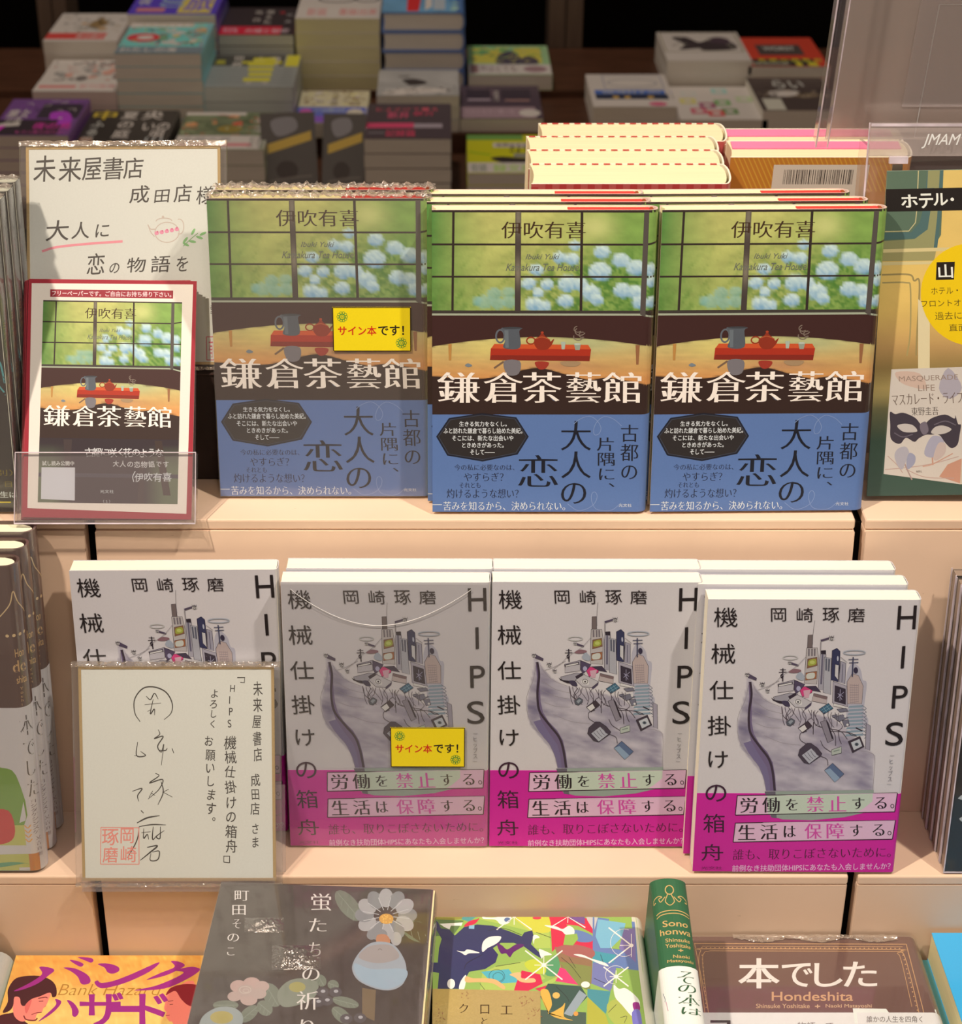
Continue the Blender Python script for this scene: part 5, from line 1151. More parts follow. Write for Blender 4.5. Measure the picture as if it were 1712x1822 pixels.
# ------------------------------------------------------------------ books lying flat at the front, below the lower riser
DECK = -90.0
def flat_pile(top, label, x, y, ztop, yaw, w, h, t, hidden, unders):
    """top: finished book; the ones under it are plain"""
    put(top, x, y, ztop, yaw, 90); top['label'] = label
    z = ztop-t-.3; n = hidden
    if not n: return
    tt = (z-DECK-.2)/n
    for k in range(n):
        o = empty('book', unders, 'book', unders); book_body(o, w, h, tt-.3, False, P(190, 170, 150)); put(o, x, y, z-k*tt, yaw, 90)
# orange paperback. sheet: region (0,1640)-(400,1822) enlarged 4.28 times
def px_art(o_surf, W, H, tl, zoom, org, y, z, x, yaw, base=.04, step=.0012):
    """sheet in enlarged-photo pixels: its corners are found from where the four corners of the lying cover appear"""
    c, s = math.cos(R(yaw)), math.sin(R(yaw)); q = []
    for u, v in ((0, H), (W, H), (W, 0), (0, 0)):
        p = np.array([x+c*u-s*v, y+s*u+c*v, z]); d = p-CAM; f = d@FW
        q.append(((XC+FPX*(d@RT)/f-org[0])*zoom, (YC-FPX*(d@UP)/f-org[1])*zoom))
    return Art(o_surf, q, W, H, base=base, step=step)
OZ, OX, OY, OW, OH = -62.5, -299.6, -190.8, 129, 188
o = empty('orange_paperback', 'x', 'book'); surf, cov = book_body(o, OW, OH, 26, False, P(236, 172, 84), mat=M_SATIN)
A = px_art(surf, 127.5, OH, None, 4.28, (0, 1640), OY, OZ, OX, 0)
def orange(X, Y):
    n = fbm(X/70, Y/34, 4); e = np.abs(fbm(X/110+.3, Y/50, 9)-.5); k = np.clip(.35+.9*(n-.5)+np.clip(.05-e, 0, 1)*8, 0, 1)[..., None]; t = np.clip((Y-400)/300, 0, 1)[..., None]
    a = lin((222, 138, 62))*(1-t)+lin((240, 178, 96))*t; b = lin((240, 186, 92))*(1-t)+lin((248, 206, 120))*t
    return np.clip((a*(1-k)+b*k)/LF, 0, .92)
A.paint(60, 246, 1530, 2000, orange, 80, 60)
A.text('Bank Hazard', 440, 476, 1240, 560, P(178, 120, 50), 'it')
SK, HR, SH_ = P(246, 128, 112), P(72, 28, 34), P(222, 100, 92)
A.blob([(110, 570), (100, 640), (150, 700), (200, 750), (262, 752), (282, 705), (318, 690), (330, 660), (350, 640), (372, 590), (384, 540), (300, 500), (180, 520)], SK)
A.blob([(0, 715), (60, 700), (150, 690), (190, 760), (300, 900), (300, 1500), (-40, 1500), (-40, 760)], P(80, 30, 36)); A.blob([(100, 640), (150, 640), (200, 740), (160, 760), (110, 720)], SK)
A.blob([(20, 690), (60, 610), (60, 520), (110, 440), (180, 416), (290, 412), (380, 440), (425, 490), (430, 560), (400, 575), (380, 540), (300, 570), (240, 590), (190, 640), (160, 630), (150, 580), (110, 575), (100, 640), (70, 680)], HR)
A.line([(240, 708), (280, 694), (318, 690)], 5, P(120, 40, 44)); A.line([(290, 585), (345, 575), (362, 582)], 7, P(110, 40, 44)); A.line([(296, 606), (330, 604)], 5, P(90, 30, 36)); A.line([(350, 640), (338, 652)], 3, P(190, 80, 76)); A.line([(180, 715), (200, 745), (262, 752), (285, 735)], 10, P(130, 50, 50)); A.blob([(190, 640), (240, 590), (230, 640), (200, 700)], SH_)
A.blob([(1268, 560), (1262, 600), (1250, 660), (1268, 690), (1264, 720), (1290, 760), (1330, 800), (1470, 1200), (1500, 500), (1340, 500)], SK)
A.blob([(1262, 560), (1300, 505), (1400, 476), (1520, 488), (1560, 560), (1520, 640), (1440, 640), (1380, 590), (1340, 530), (1300, 540)], P(140, 26, 40)); A.line([(1280, 606), (1320, 602)], 4, P(120, 40, 44)); A.line([(1292, 632), (1318, 628)], 5, P(90, 30, 36)); A.line([(1262, 716), (1292, 712)], 5, P(170, 50, 60))
PU, TP = P(158, 40, 122), []
def brush(pts, w): A.line(pts, w, PU, A.let, taper=True)
for b in ([(300, 345), (350, 350), (412, 372)],): A.blob([(300, 345), (380, 350), (414, 372), (370, 410), (290, 470), (180, 515), (105, 528), (220, 470), (320, 400)], PU, A.let)
A.blob([(484, 350), (570, 356), (660, 400), (690, 445), (672, 474), (620, 474), (592, 420), (540, 378)], PU, A.let); A.blob([(530, 292), (590, 300), (636, 322), (622, 342), (590, 334)], PU, A.let); A.blob([(592, 270), (690, 276), (712, 296), (694, 312), (650, 296)], PU, A.let)
A.blob([(745, 322), (830, 320), (900, 344), (906, 376), (860, 396), (820, 386), (796, 350)], PU, A.let); A.blob([(720, 462), (745, 448), (770, 466), (860, 452), (1000, 400), (1212, 308), (1140, 380), (960, 464), (800, 506), (745, 496)], PU, A.let)
A.blob([(1302, 302), (1360, 304), (1408, 330), (1370, 360), (1260, 410), (1114, 444), (1220, 392), (1330, 345)], PU, A.let); A.blob([(1330, 372), (1440, 345), (1500, 350), (1522, 372), (1420, 440), (1250, 510), (1020, 524), (1180, 490), (1330, 430), (1400, 385)], PU, A.let)
A.blob([(420, 590), (466, 606), (446, 650), (380, 710), (290, 762), (370, 690), (428, 630)], PU, A.let); A.blob([(510, 598), (560, 618), (600, 680), (580, 722), (552, 716), (545, 660)], PU, A.let)
A.text('ザ', 606, 540, 940, 800, PU, 'B'); A.text('ー', 826, 640, 1070, 690, PU, 'B'); A.text('ド', 1060, 545, 1280, 820, PU, 'B')
A.emit(cov)
flat_pile(o, 'orange paperback with purple brush lettering and two faces', OX, OY, OZ, 0, OW, OH, 27, 0, '')

# dark glossy book with flowers. sheet: region (340,1560)-(780,1822) enlarged 3.891 times
FZ, FX, FY, FW_, FH, FYAW = 1.5, -172.5, -190.0, 135, 183, -3.0
o = empty('dark_glossy_paperback', 'x', 'book'); surf, cov = book_body(o, FW_, FH, 22, False, P(76, 58, 54), mat=M_SHINE, r=5)
A = px_art(surf, 134, FH, None, 3.891, (340, 1560), FY, FZ, FX, FYAW)
def dusk(X, Y):
    n = fbm(X/260+Y/200, (Y+.55*X)/46, 3)[..., None]; k = np.clip((X*.62+Y-1010)/60+.5, 0, 1)[..., None]; k2 = np.clip((X*.62+Y-850)/200, 0, 1)[..., None]
    a = lin((76, 64, 58)); b = lin((56, 38, 34)); c = lin((112, 84, 74))
    col = a*(1-k)+b*k; s = np.exp(-((X*.52+Y-1010)/60)**2)[..., None]*.5*np.clip((X-600)/300, 0, 1)[..., None]; col = col*(1-s)+c*s
    return np.clip(col*(.75+.5*n)/LF, 0, .9)
A.paint(0, -10, 1660, 2400, dusk, 60, 60)
PT, PT2, LE, LE2 = P(168, 158, 156), P(134, 128, 128), P(112, 114, 98), P(88, 92, 78)
def leaf(cx, cy, a, b, rot, c=None):
    A.ell(cx, cy, a, b, c or LE, 16, rot); cr, sr = math.cos(R(rot)), math.sin(R(rot)); A.line([(cx-a*cr*.9, cy-a*sr*.9), (cx+a*cr*.9, cy+a*sr*.9)], 4, P(134, 136, 120))
    for k in (-.5, 0, .5): A.line([(cx+a*cr*k, cy+a*sr*k), (cx+a*cr*(k+.3)-b*sr*.7, cy+a*sr*(k+.3)+b*cr*.7)], 2.5, P(134, 136, 120))
leaf(1090, 200, 130, 62, 50); leaf(1570, 380, 110, 70, 20, P(98, 104, 86))
for i in range(12):
    a = 2*math.pi*i/12; A.ell(1350+150*math.cos(a), 265+118*math.sin(a), 66, 50, PT if i % 2 else PT2, 16, math.degrees(a)); 
for i in range(12):
    a = 2*math.pi*i/12+.2; A.line([(1350+50*math.cos(a), 270+40*math.sin(a)), (1350+165*math.cos(a), 265+125*math.sin(a))], 5, P(190, 180, 178))
A.ell(1352, 292, 50, 36, P(212, 150, 60)); 
for i in range(14): A.ell(1352+random.Random(i).uniform(-38, 38), 292+random.Random(i+50).uniform(-26, 26), 6, 5, P(232, 176, 80))
A.ell(1250, 405, 34, 32, PT2); A.ell(1420, 430, 38, 48, PT); A.ell(1300, 400, 60, 40, PT2); A.blob([(1290, 405), (1350, 402), (1380, 450), (1340, 492), (1285, 460)], P(184, 120, 84))
def vase(X, Y): 
    t = np.clip((Y-450)/330, 0, 1)[..., None]; s = np.exp(-((X-1180)/60)**2)[..., None]*.3; return np.clip((lin((158, 140, 138))*(1-t)+lin((150, 166, 178))*t)*(1-s)/LF, 0, .9)
A.blob([(1290, 450), (1400, 470), (1470, 560), (1492, 650), (1470, 740), (1390, 785), (1280, 776), (1160, 720), (1115, 640), (1140, 560), (1210, 480)], P(156, 156, 162)); A.blob([(1300, 470), (1390, 480), (1440, 560), (1300, 600), (1160, 560), (1220, 490)], P(158, 142, 138)); A.blob([(1130, 600), (1250, 640), (1480, 640), (1480, 720), (1380, 775), (1280, 765), (1160, 705)], P(152, 164, 176))
A.ring(1308, 510, 12, 10, 4, P(110, 96, 92), 180, 360)
A.quadr([(1185, 770), (1280, 785), (1270, 1000), (1185, 960)], P(112, 86, 58))
leaf(560, 820, 90, 60, 60); leaf(240, 890, 90, 34, 0); leaf(510, 910, 60, 50, 40); leaf(400, 950, 80, 44, -40); leaf(900, 720, 44, 36, 60); leaf(985, 750, 40, 34, 20); leaf(1070, 870, 95, 36, 14); leaf(1040, 960, 80, 44, 40)
A.blob([(600, 800), (680, 720), (800, 705), (880, 740), (850, 840), (700, 900), (620, 890)], P(128, 128, 112)); A.ell(735, 765, 58, 36, P(160, 146, 84))
for x, y, r in ((330, 760, 60), (420, 740, 60), (490, 760, 52), (300, 830, 48), (400, 850, 60), (470, 810, 52), (380, 790, 60)): A.ell(x, y, r, r*.72, P(176+(x % 9)*2, 152, 142), 18)
A.ring(375, 785, 40, 24, 5, P(196, 172, 160)); A.ring(380, 790, 20, 12, 4, P(196, 172, 160))
A.blob([(60, 1010), (100, 950), (190, 905), (300, 910), (360, 970), (330, 1060), (200, 1100), (60, 1090)], P(150, 152, 148)); A.ell(212, 975, 80, 44, P(172, 152, 84))
for x, y in ((910, 800), (1000, 800), (940, 860), (880, 870), (1075, 985), (1170, 980)): A.ell(x, y, 44, 34, P(74, 62, 66)); A.ell(x+4, y-6, 16, 11, P(168, 158, 160))
leaf(150, 1180, 120, 60, 20); leaf(500, 1250, 120, 60, -20); A.ell(330, 1280, 120, 80, PT)
WT = P(226, 208, 198)
for ch, q in zip('蛍たちの祈り', ((832, 118, 972, 236), (818, 290, 938, 382), (818, 456, 898, 552), (770, 636, 890, 720), (730, 795, 884, 922), (758, 990, 850, 1090))): A.text(ch, *q, WT, 'm')
for ch, q in zip('町田そのこ', ((302, 98, 402, 168), (286, 198, 378, 266), (288, 296, 345, 358), (252, 396, 332, 450), (250, 492, 300, 546))): A.text(ch, *q, WT, 'm')
A.text('ハートの花束', 700, 1160, 850, 1280, WT, 'm')
A.emit(cov, mat=M_SHINE)
wf = Wrap(FW_, FH, 22, 5, 3.6); g = Geo(); profile_strip(g, wf, -.3, FH+.5, .5, (1, 1, 1), inner=.42, u0=-.4, u1=150); g.build('plastic_wrap', M_FILMFLAT, o)
def wrinkle(book, A, x0, y0, x1, y1, amp, seed):
    """a raised, creased patch of the film"""
    g = Geo(); nx, ny = 46, 22; V = []; 
    for j in range(ny+1):
        for i in range(nx+1):
            a, b = i/nx, j/ny; e = (math.sin(math.pi*a)*math.sin(math.pi*b))**1.2
            A.o = .62+amp*e*(.35+float(fbm(a*14+seed, b*9, seed)))
            V.append(A.pt(x0+(x1-x0)*a, y0+(y1-y0)*b))
    g.add(V, [(j*(nx+1)+i, (j+1)*(nx+1)+i, (j+1)*(nx+1)+i+1, j*(nx+1)+i+1) for j in range(ny) for i in range(nx)], (1, 1, 1)); g.build('wrap_wrinkle', M_WRINK, book, smooth=True)
M_WRINK = film('wrinkled_film', 0.02, rough=0.2, bump=1.0, scale=260, gloss=1.6, dist=0.002)
wrinkle(o, A, 560, 480, 900, 650, 5.0, 3); wrinkle(o, A, 370, 290, 640, 390, 3.0, 5)
flat_pile(o, 'dark glossy paperback with white flowers and a glass vase', FX, FY, FZ, FYAW, FW_, FH, 22.6, 3, 'hidden plain book in the pile under the dark flowered one')

# colourful book with a leaping whale and gold corner. sheet: region (765,1610)-(1165,1822) enlarged 4.28 times
KZ, KX, KY, KW, KH = -29.0, -30.4, -191.5, 133.5, 187
o = empty('colourful_hardback', 'x', 'book'); surf, cov = book_body(o, KW, KH, 21, True, P(214, 200, 176), mat=M_GLOSS, r=6)
A = px_art(surf, 134, KH, None, 4.28, (765, 1610), KY, KZ, KX, 0)
C_ = lambda *a: P(*a)
g1, g2, g3, tl, tl2, rd, pk, bl, bl2, ye, dg, br_ = C_(150, 176, 84), C_(176, 190, 90), C_(96, 120, 72), C_(84, 150, 146), C_(70, 120, 118), C_(214, 44, 74), C_(232, 62, 110), C_(104, 152, 184), C_(104, 124, 170), C_(206, 196, 70), C_(62, 84, 72), C_(148, 96, 66)
A.quadr([(-20, 20), (1600, 20), (1700, 2000), (-40, 2000)], g1, 40, 4)
A.poly([(0, 30), (360, 36), (230, 110), (0, 140)], C_(150, 140, 64)); A.poly([(360, 40), (620, 40), (900, 70), (920, 330), (800, 330), (760, 200), (560, 150), (380, 110)], g2); A.blob([(640, 90), (760, 60), (910, 90), (920, 200), (800, 210), (700, 150)], ye)
A.poly([(250, 60), (350, 60), (300, 130), (240, 110)], tl); A.poly([(0, 110), (260, 120), (180, 230), (0, 240)], g3); A.poly([(905, 60), (1150, 80), (1250, 120), (1240, 220), (1130, 160), (1040, 150), (1110, 260), (1240, 240), (1240, 400), (960, 330), (930, 360), (920, 140)], rd)
A.poly([(1060, 80), (1180, 90), (1180, 150), (1060, 110)], C_(120, 80, 140)); A.blob([(1110, 190), (1230, 230), (1230, 280), (1130, 280), (1080, 230)], bl2); A.poly([(1190, 90), (1280, 95), (1250, 200), (1200, 120)], C_(200, 186, 180))
A.poly([(1240, 90), (1560, 130), (1590, 500), (1420, 480), (1240, 460)], bl2); A.poly([(1280, 110), (1490, 140), (1470, 240), (1380, 330), (1300, 330), (1262, 240)], C_(124, 176, 196)); A.poly([(1240, 350), (1420, 380), (1400, 440), (1240, 440)], C_(70, 150, 160)); A.poly([(1240, 440), (1420, 480), (1380, 660), (1230, 600)], C_(120, 120, 166)); A.poly([(1480, 180), (1560, 180), (1570, 440), (1440, 330)], C_(130, 112, 160))
A.poly([(950, 320), (1240, 360), (1230, 600), (1180, 640), (1000, 480)], C_(150, 110, 78)); A.poly([(980, 430), (1230, 470), (1220, 660), (1120, 610)], C_(134, 134, 72)); A.blob([(960, 330), (1080, 300), (1240, 340), (1240, 400), (1100, 400), (1010, 370)], C_(168, 96, 88))
A.poly([(500, 470), (720, 430), (880, 560), (700, 650), (380, 660), (400, 520)], g2); A.poly([(390, 510), (600, 490), (680, 590), (520, 600), (440, 560)], C_(84, 172, 182)); A.ring(510, 545, 60, 52, 3, C_(40, 60, 60)); A.ring(520, 550, 40, 34, 3, C_(40, 60, 60))
A.poly([(700, 500), (840, 530), (860, 600), (740, 660), (640, 655), (660, 590)], rd); A.poly([(970, 470), (1030, 490), (1130, 610), (950, 580)], pk); A.poly([(800, 640), (940, 600), (920, 660), (840, 660)], rd); A.poly([(810, 625), (980, 540), (950, 590), (850, 625)], g2)
A.poly([(900, 600), (1150, 620), (1200, 700), (1080, 830), (900, 800), (840, 700)], dg); A.poly([(1200, 640), (1380, 660), (1340, 830), (1200, 700)], C_(76, 140, 146)); A.poly([(1380, 640), (1600, 700), (1620, 1200), (1340, 840)], g1); A.poly([(1200, 700), (1340, 840), (1420, 1100), (1190, 1100)], C_(180, 170, 62)); A.poly([(840, 800), (1190, 820), (1190, 1900), (860, 1900)], C_(78, 92, 76))
A.quadr([(1140, 650), (1195, 690), (1080, 850), (1020, 830)], C_(150, 156, 160)); A.blob([(840, 660), (900, 650), (930, 760), (900, 830), (1000, 780), (1030, 750), (1020, 850), (1090, 880), (960, 860), (890, 800)], C_(226, 170, 72)); A.ell(962, 690, 28, 24, C_(230, 176, 90)); A.ell(1112, 830, 18, 18, C_(226, 150, 70))
A.blob([(1350, 760), (1440, 720), (1540, 800), (1540, 1000), (1380, 880)], C_(176, 176, 80)); A.blob([(1400, 610), (1440, 640), (1500, 640), (1600, 740), (1560, 860), (1460, 760), (1410, 700)], C_(236, 224, 216)); A.ell(1185, 608, 34, 24, C_(240, 232, 226)); A.blob([(1545, 750), (1590, 745), (1600, 800), (1560, 810)], C_(150, 40, 120)); A.blob([(1540, 820), (1600, 810), (1620, 1000), (1560, 960)], C_(120, 110, 180))
A.blob([(900, 440), (960, 380), (990, 460), (960, 540), (880, 530)], C_(90, 150, 100)); A.blob([(725, 440), (790, 415), (870, 450), (880, 520), (800, 520), (735, 480)], C_(196, 198, 60))
# whale
NV, CW = C_(50, 54, 92), C_(240, 228, 214)
A.poly([(30, 110), (60, 130), (84, 180), (150, 190), (190, 235), (260, 170), (360, 150), (480, 160), (600, 200), (700, 240), (720, 210), (780, 195), (790, 240), (770, 300), (840, 370), (858, 415), (800, 380), (720, 320), (640, 290), (540, 290), (480, 330), (520, 380), (500, 440), (420, 490), (300, 510), (272, 560), (250, 640), (60, 640), (70, 520), (20, 510), (-10, 440), (60, 440), (70, 330), (90, 260), (50, 190)], NV)
A.blob([(400, 360), (402, 290), (450, 246), (536, 240), (536, 268), (500, 300), (440, 330)], CW); A.blob([(205, 350), (260, 356), (290, 340), (380, 366), (300, 370), (270, 384), (240, 366)], CW); A.ell(162, 602, 30, 38, CW); A.blob([(276, 535), (262, 640), (222, 640), (236, 580)], CW); A.poly([(74, 145), (250, 135), (240, 160), (160, 160), (150, 188), (110, 170)], CW); A.blob([(830, 340), (870, 350), (930, 380), (870, 390), (850, 410)], CW); A.blob([(785, 240), (810, 230), (836, 250), (800, 262), (790, 300)], CW)
A.blob([(510, 295), (550, 310), (590, 340), (660, 300), (720, 310), (640, 360), (610, 400), (580, 370), (540, 370)], C_(96, 40, 100)); A.blob([(258, 165), (300, 125), (360, 110), (380, 96), (350, 140), (300, 160)], rd); A.quadr([(300, 158), (340, 155), (338, 184), (296, 182)], C_(140, 180, 200))
A.blob([(275, 545), (330, 560), (420, 560), (500, 570), (570, 620), (560, 645), (480, 600), (380, 590), (275, 590)], C_(228, 174, 112)); A.blob([(608, 530), (690, 515), (700, 560), (790, 560), (800, 590), (700, 590), (650, 555)], C_(232, 180, 124))
A.blob([(400, 90), (430, 95), (500, 95), (560, 70), (620, 90), (600, 140), (540, 150), (500, 115), (410, 108)], CW); A.ell(590, 115, 24, 18, C_(90, 110, 150)); A.ell(815, 100, 34, 12, C_(214, 60, 80)); A.blob([(876, 155), (960, 165), (1010, 185), (1060, 160), (1100, 190), (1090, 240), (1030, 225), (1000, 200), (900, 170)], CW); A.poly([(1030, 230), (1120, 220), (1130, 260), (1090, 310), (1016, 305)], C_(150, 176, 80)); A.blob([(1095, 378), (1160, 380), (1230, 410), (1330, 440), (1360, 470), (1290, 450), (1200, 410), (1130, 392)], CW)
LW = C_(250, 240, 225)
for cx, cy, r in ((642, 85, 170), (868, 460, 180), (1535, 310, 220), (1418, 548, 120), (1050, 70, 170)):
    for a in (38, 142, 218, 322): A.line([(cx, cy), (cx+r*math.cos(R(a)), cy+r*math.sin(R(a)))], 10, LW, taper=False) if (cy+r*math.sin(R(a)) > 60) else None
    for a in (0, 90, 180, 270): 
        if cy+r*.4*math.sin(R(a)) > 50 and cx+r*.4*math.cos(R(a)) < 1560: A.line([(cx, cy), (cx+r*.4*math.cos(R(a)), cy+r*.4*math.sin(R(a)))], 5, LW)
    A.ell(cx, cy, 16, 14, LW)
A.ring(1480, 290, 104, 104, 3, LW, 60, 290); A.ring(1415, 535, 78, 70, 3, LW, 90, 330)
for pts in ([(500, 470), (690, 440)], [(440, 200), (560, 180), (700, 230)], [(810, 210), (920, 250)], [(1000, 400), (1080, 470), (1150, 560)], [(1060, 400), (1110, 480)], [(960, 620), (1040, 700), (1060, 740)], [(380, 600), (420, 650)], [(1250, 560), (1340, 600)], [(1300, 380), (1320, 440)], [(1360, 820), (1420, 760)], [(1450, 860), (1500, 850), (1480, 900)], [(260, 490), (290, 440), (400, 380)]): A.line(pts, 3, C_(56, 50, 50))
A.emit(cov, mat=M_GLOSS)
# gold label over the lower left of the jacket
gd = Geo(); V = []; B = px_art(surf, 134, KH, None, 4.28, (765, 1610), KY, KZ, KX, 0, base=.40)
V = [B.pt(*p) for p in ((2, 642), (842, 660), (862, 2100), (-20, 2100))]; V2 = [(x, y+.25, z) for x, y, z in V]
gd.add(V+V2, [(3, 2, 1, 0), (0, 1, 5, 4), (1, 2, 6, 5)], P(214, 178, 112)); gl = gd.build('gold_label', M_GOLD, o)
B.o = .42
for ch, q in zip('クロエとオオエ', ((222, 758, 292, 826), (384, 764, 452, 834), (540, 772, 628, 838), (392, 864, 442, 916), (222, 960, 300, 1040), (384, 960, 460, 1040), (540, 960, 620, 1040))): B.text(ch, *q, P(70, 46, 24), 'm')
rr = random.Random(8)
for (cx, cy, n_) in ((740, 730, 22), (790, 830, 16), (60, 850, 12), (250, 690, 6), (30, 790, 6)):
    for i in range(n_):
        x, y = cx+rr.uniform(-55, 55), cy+rr.uniform(-45, 45); B.line([(x, y), (x+rr.uniform(-14, 14), y+rr.uniform(-10, 10))], 5, P(150, 100, 70))
B.emit(gl, 'label_ornament', 'label_lettering')
flat_pile(o, 'colourful hardback with a leaping navy whale and a gold label', KX, KY, KZ, 0, KW, KH, 21.3, 2, 'plain book under the colourful whale one')

# brown hardback lying flat. sheet: region (1130,1540)-(1712,1822) enlarged 2.942 times
NZ, NX, NY, NW, NH = -46.5, 131.6, -213.2, 149, 210
o = empty('brown_hardback', 'x', 'book'); surf, cov = book_body(o, NW, NH, 24, True, P(108, 70, 60), mat=M_GLOSS, r=7)
A = px_art(surf, NW, NH, None, 2.942, (1130, 1540), NY, NZ, NX, 0)
FO = P(206, 150, 98)
A.line([(310, 408), (1420, 412)], 4, FO, A.let, smooth=False); A.line([(1420, 412), (1505, 740), (1560, 1000)], 4, FO, A.let, smooth=False); A.line([(312, 408), (385, 770)], 4, FO, A.let, smooth=False)
A.line([(366, 770), (335, 520), (345, 446), (380, 436), (1340, 440), (1390, 450), (1420, 500), (1480, 740), (1530, 1000)], 4, FO, A.let)
A.line([(385, 770), (355, 520), (362, 458), (390, 448)], 3, FO, A.let); A.line([(350, 423), (1400, 426)], 2.5, FO, A.let, smooth=False); A.line([(390, 447), (1330, 450), (1372, 460), (1396, 505), (1450, 740)], 3, FO, A.let)
for i in range(46): A.ell(350+i*23, 430+i*.1, 4, 3, FO, 8, g=A.let)
for i in range(14): A.ell(1404+i*6.2, 470+i*24, 4, 3.4, FO, 8, g=A.let); A.ell(346+i*1.6+6, 470+i*21, 4, 3.4, FO, 8, g=A.let)
WT2 = P(240, 222, 208)
for ch, q in zip('本でした', ((540, 486, 758, 644), (768, 512, 930, 636), (938, 512, 1088, 636), (1090, 504, 1268, 636))): A.text(ch, *q, WT2, 'B' if ch == '本' else 'b')
A.text('Hondeshita', 716, 662, 1142, 710, P(214, 160, 112), 'b'); A.text('Shinsuke Yoshitake', 634, 724, 915, 748, P(214, 168, 124), 'b'); A.text('Naoki Matayoshi', 998, 726, 1240, 750, P(214, 168, 124), 'b')
for a in (0, 90): A.line([(956-14*math.cos(R(a)), 738-10*math.sin(R(a))), (956+14*math.cos(R(a)), 738+10*math.sin(R(a)))], 6, P(214, 168, 124), A.let)
A.emit(cov, mat=M_GLOSS)
u_, hb = A.uv(900, 772); ob = wrap_band(o, surf, hb, P(232, 218, 208), off=.35)
B = px_art(surf, NW, NH, None, 2.942, (1130, 1540), NY, NZ, NX, 0, base=.38)
B.text('ヨ', 392, 812, 500, 900, P(50, 40, 38), 'B'); B.text('物語って、', 850, 822, 1060, 860, P(110, 96, 90)); B.quadr([(1140, 750), (1575, 750), (1600, 830), (1150, 830)], P(236, 228, 214)); B.text('誰かの人生を四角く', 1212, 790, 1505, 824, P(100, 90, 84), 'h')
B.emit(ob, 'band_print', 'band_lettering')
g = Geo(); r3 = random.Random(2)
wn = Wrap(NW, NH, 24, 7, 2.2); profile_strip(g, wn, -.3, NH+.6, .7, (1, 1, 1), inner=.6, u0=-.4, u1=160); g.build('plastic_wrap', M_FILMFLAT, o)
g = Geo(); n = 60; V = []
for i in range(n+1):
    for j in range(4): V.append((30+105*i/n, -.8-r3.uniform(0, .5), 210.8-j*2.4*(.5+.5*math.sin(i*.15)**2)+r3.uniform(-.5, .5)))
g.add(V, [(4*i+j, 4*i+4+j, 4*i+5+j, 4*i+1+j) for i in range(n) for j in range(3)], (1, 1, 1)); g.build('crinkled_wrap_edge', M_CRINKLE, o)
flat_pile(o, 'brown hardback lying flat with white title and gold frame', NX, NY, NZ, 0, NW, NH, 24.5, 1, 'plain book under the flat brown hardback')

# green book, spine upwards, wedged between the whale book and the brown one
o = empty('green_hardback', 'green hardback with gold ornament, its spine turned to the aisle', 'book')
GW, GH, GT = 72, 150, 22
# spine runs along local z; the spine faces -y
def spine_pt(u, off):                                # u across 0..1 of the rounded spine
    a = math.pi*(u-.5)*.86; return (GT/2+(GT/2+off)*math.sin(a)/math.sin(math.pi*.43), -(6+off)*math.cos(a)+6*math.cos(math.pi*.43))
class Sp:
    W, H = 32.0, GH
    def __call__(s, u, v, off):
        x, y = spine_pt(min(max(u/32.0, 0), 1), off); return (x, y, v)
g = Geo(); K = 14; pr = [spine_pt(i/K, 0) for i in range(K+1)]+[(GT, GW), (GT-2.4, GW), (GT-2.4, 4), (2.4, 4), (2.4, GW), (0, GW)]; n = len(pr)
V = [(x, y, z) for z in (0, GH) for x, y in pr]; side = [(i, (i+1) % n, n+(i+1) % n, n+i) for i in range(n)]
g.add(V, side+[tuple(range(K+1))+(n-3, n-4), tuple(range(K+1, K+5))[::-1] if False else (K+1, K+2, K+3, K), (n-1, 0, n-3, n-2), tuple(i+n for i in list(range(K+1))+[n-4, n-3])[::-1], (n+K, n+K+3, n+K+2, n+K+1), (n+n-2, n+n-3, n, n+n-1)], P(48, 96, 60))
cov = g.build('cover', M_SATIN, o)
box_part(o, 'page_block', 2.8, 4.5, 2.5, GT-2.8, GW-4, GH-2.5, M_PAGE, PAGE)
sp_ = Sp(); q4 = [(1412, 66), (1598, 66), (1740, 960), (1400, 960)]
A = Art(sp_, q4, 32.0, 100.0, base=.06, step=.0012); zo = GH-100
class Sp2(Sp):
    def __call__(s, u, v, off): return Sp.__call__(s, u, v+zo, off)
A.S = Sp2(); GO = P(206, 160, 96)
A.ring(1508, 112, 16, 18, 4, GO, g=A.let); A.line([(1500, 130), (1490, 160), (1508, 178), (1526, 160), (1514, 130)], 3.5, GO, A.let)
A.line([(1490, 140), (1470, 160), (1462, 146), (1476, 140), (1460, 134), (1434, 146), (1430, 164), (1444, 158)], 3.5, GO, A.let); A.line([(1524, 140), (1546, 160), (1556, 146), (1542, 140), (1558, 134), (1584, 146), (1590, 160), (1576, 158)], 3.5, GO, A.let)
A.line([(1440, 216), (1470, 206), (1540, 202), (1604, 212)], 4, GO, A.let); A.line([(1440, 232), (1470, 220), (1540, 216), (1606, 226)], 4, GO, A.let)
for t, q in (('Sono', (1470, 250, 1590, 282)), ('honwa', (1452, 292, 1608, 326)), ('Shinsuke', (1478, 346, 1602, 368)), ('Yoshitake', (1476, 378, 1606, 402)), ('Naoki', (1512, 448, 1598, 470)), ('Matayoshi', (1480, 478, 1625, 504))): A.text(t, *q, GO, 'b')
A.line([(1538, 420), (1562, 420)], 5, GO, A.let, smooth=False); A.line([(1550, 410), (1550, 430)], 5, GO, A.let, smooth=False); A.emit(cov)
u_, v_ = A.uv(1540, 528); hb = v_+zo; g = Geo(); K = 16; V = []
for z in (0.2, hb):
    V += [(-.5, GW-1, z)]+[(*spine_pt(i/K, .45), z) for i in range(K+1)]+[(GT+.5, GW-1, z)]
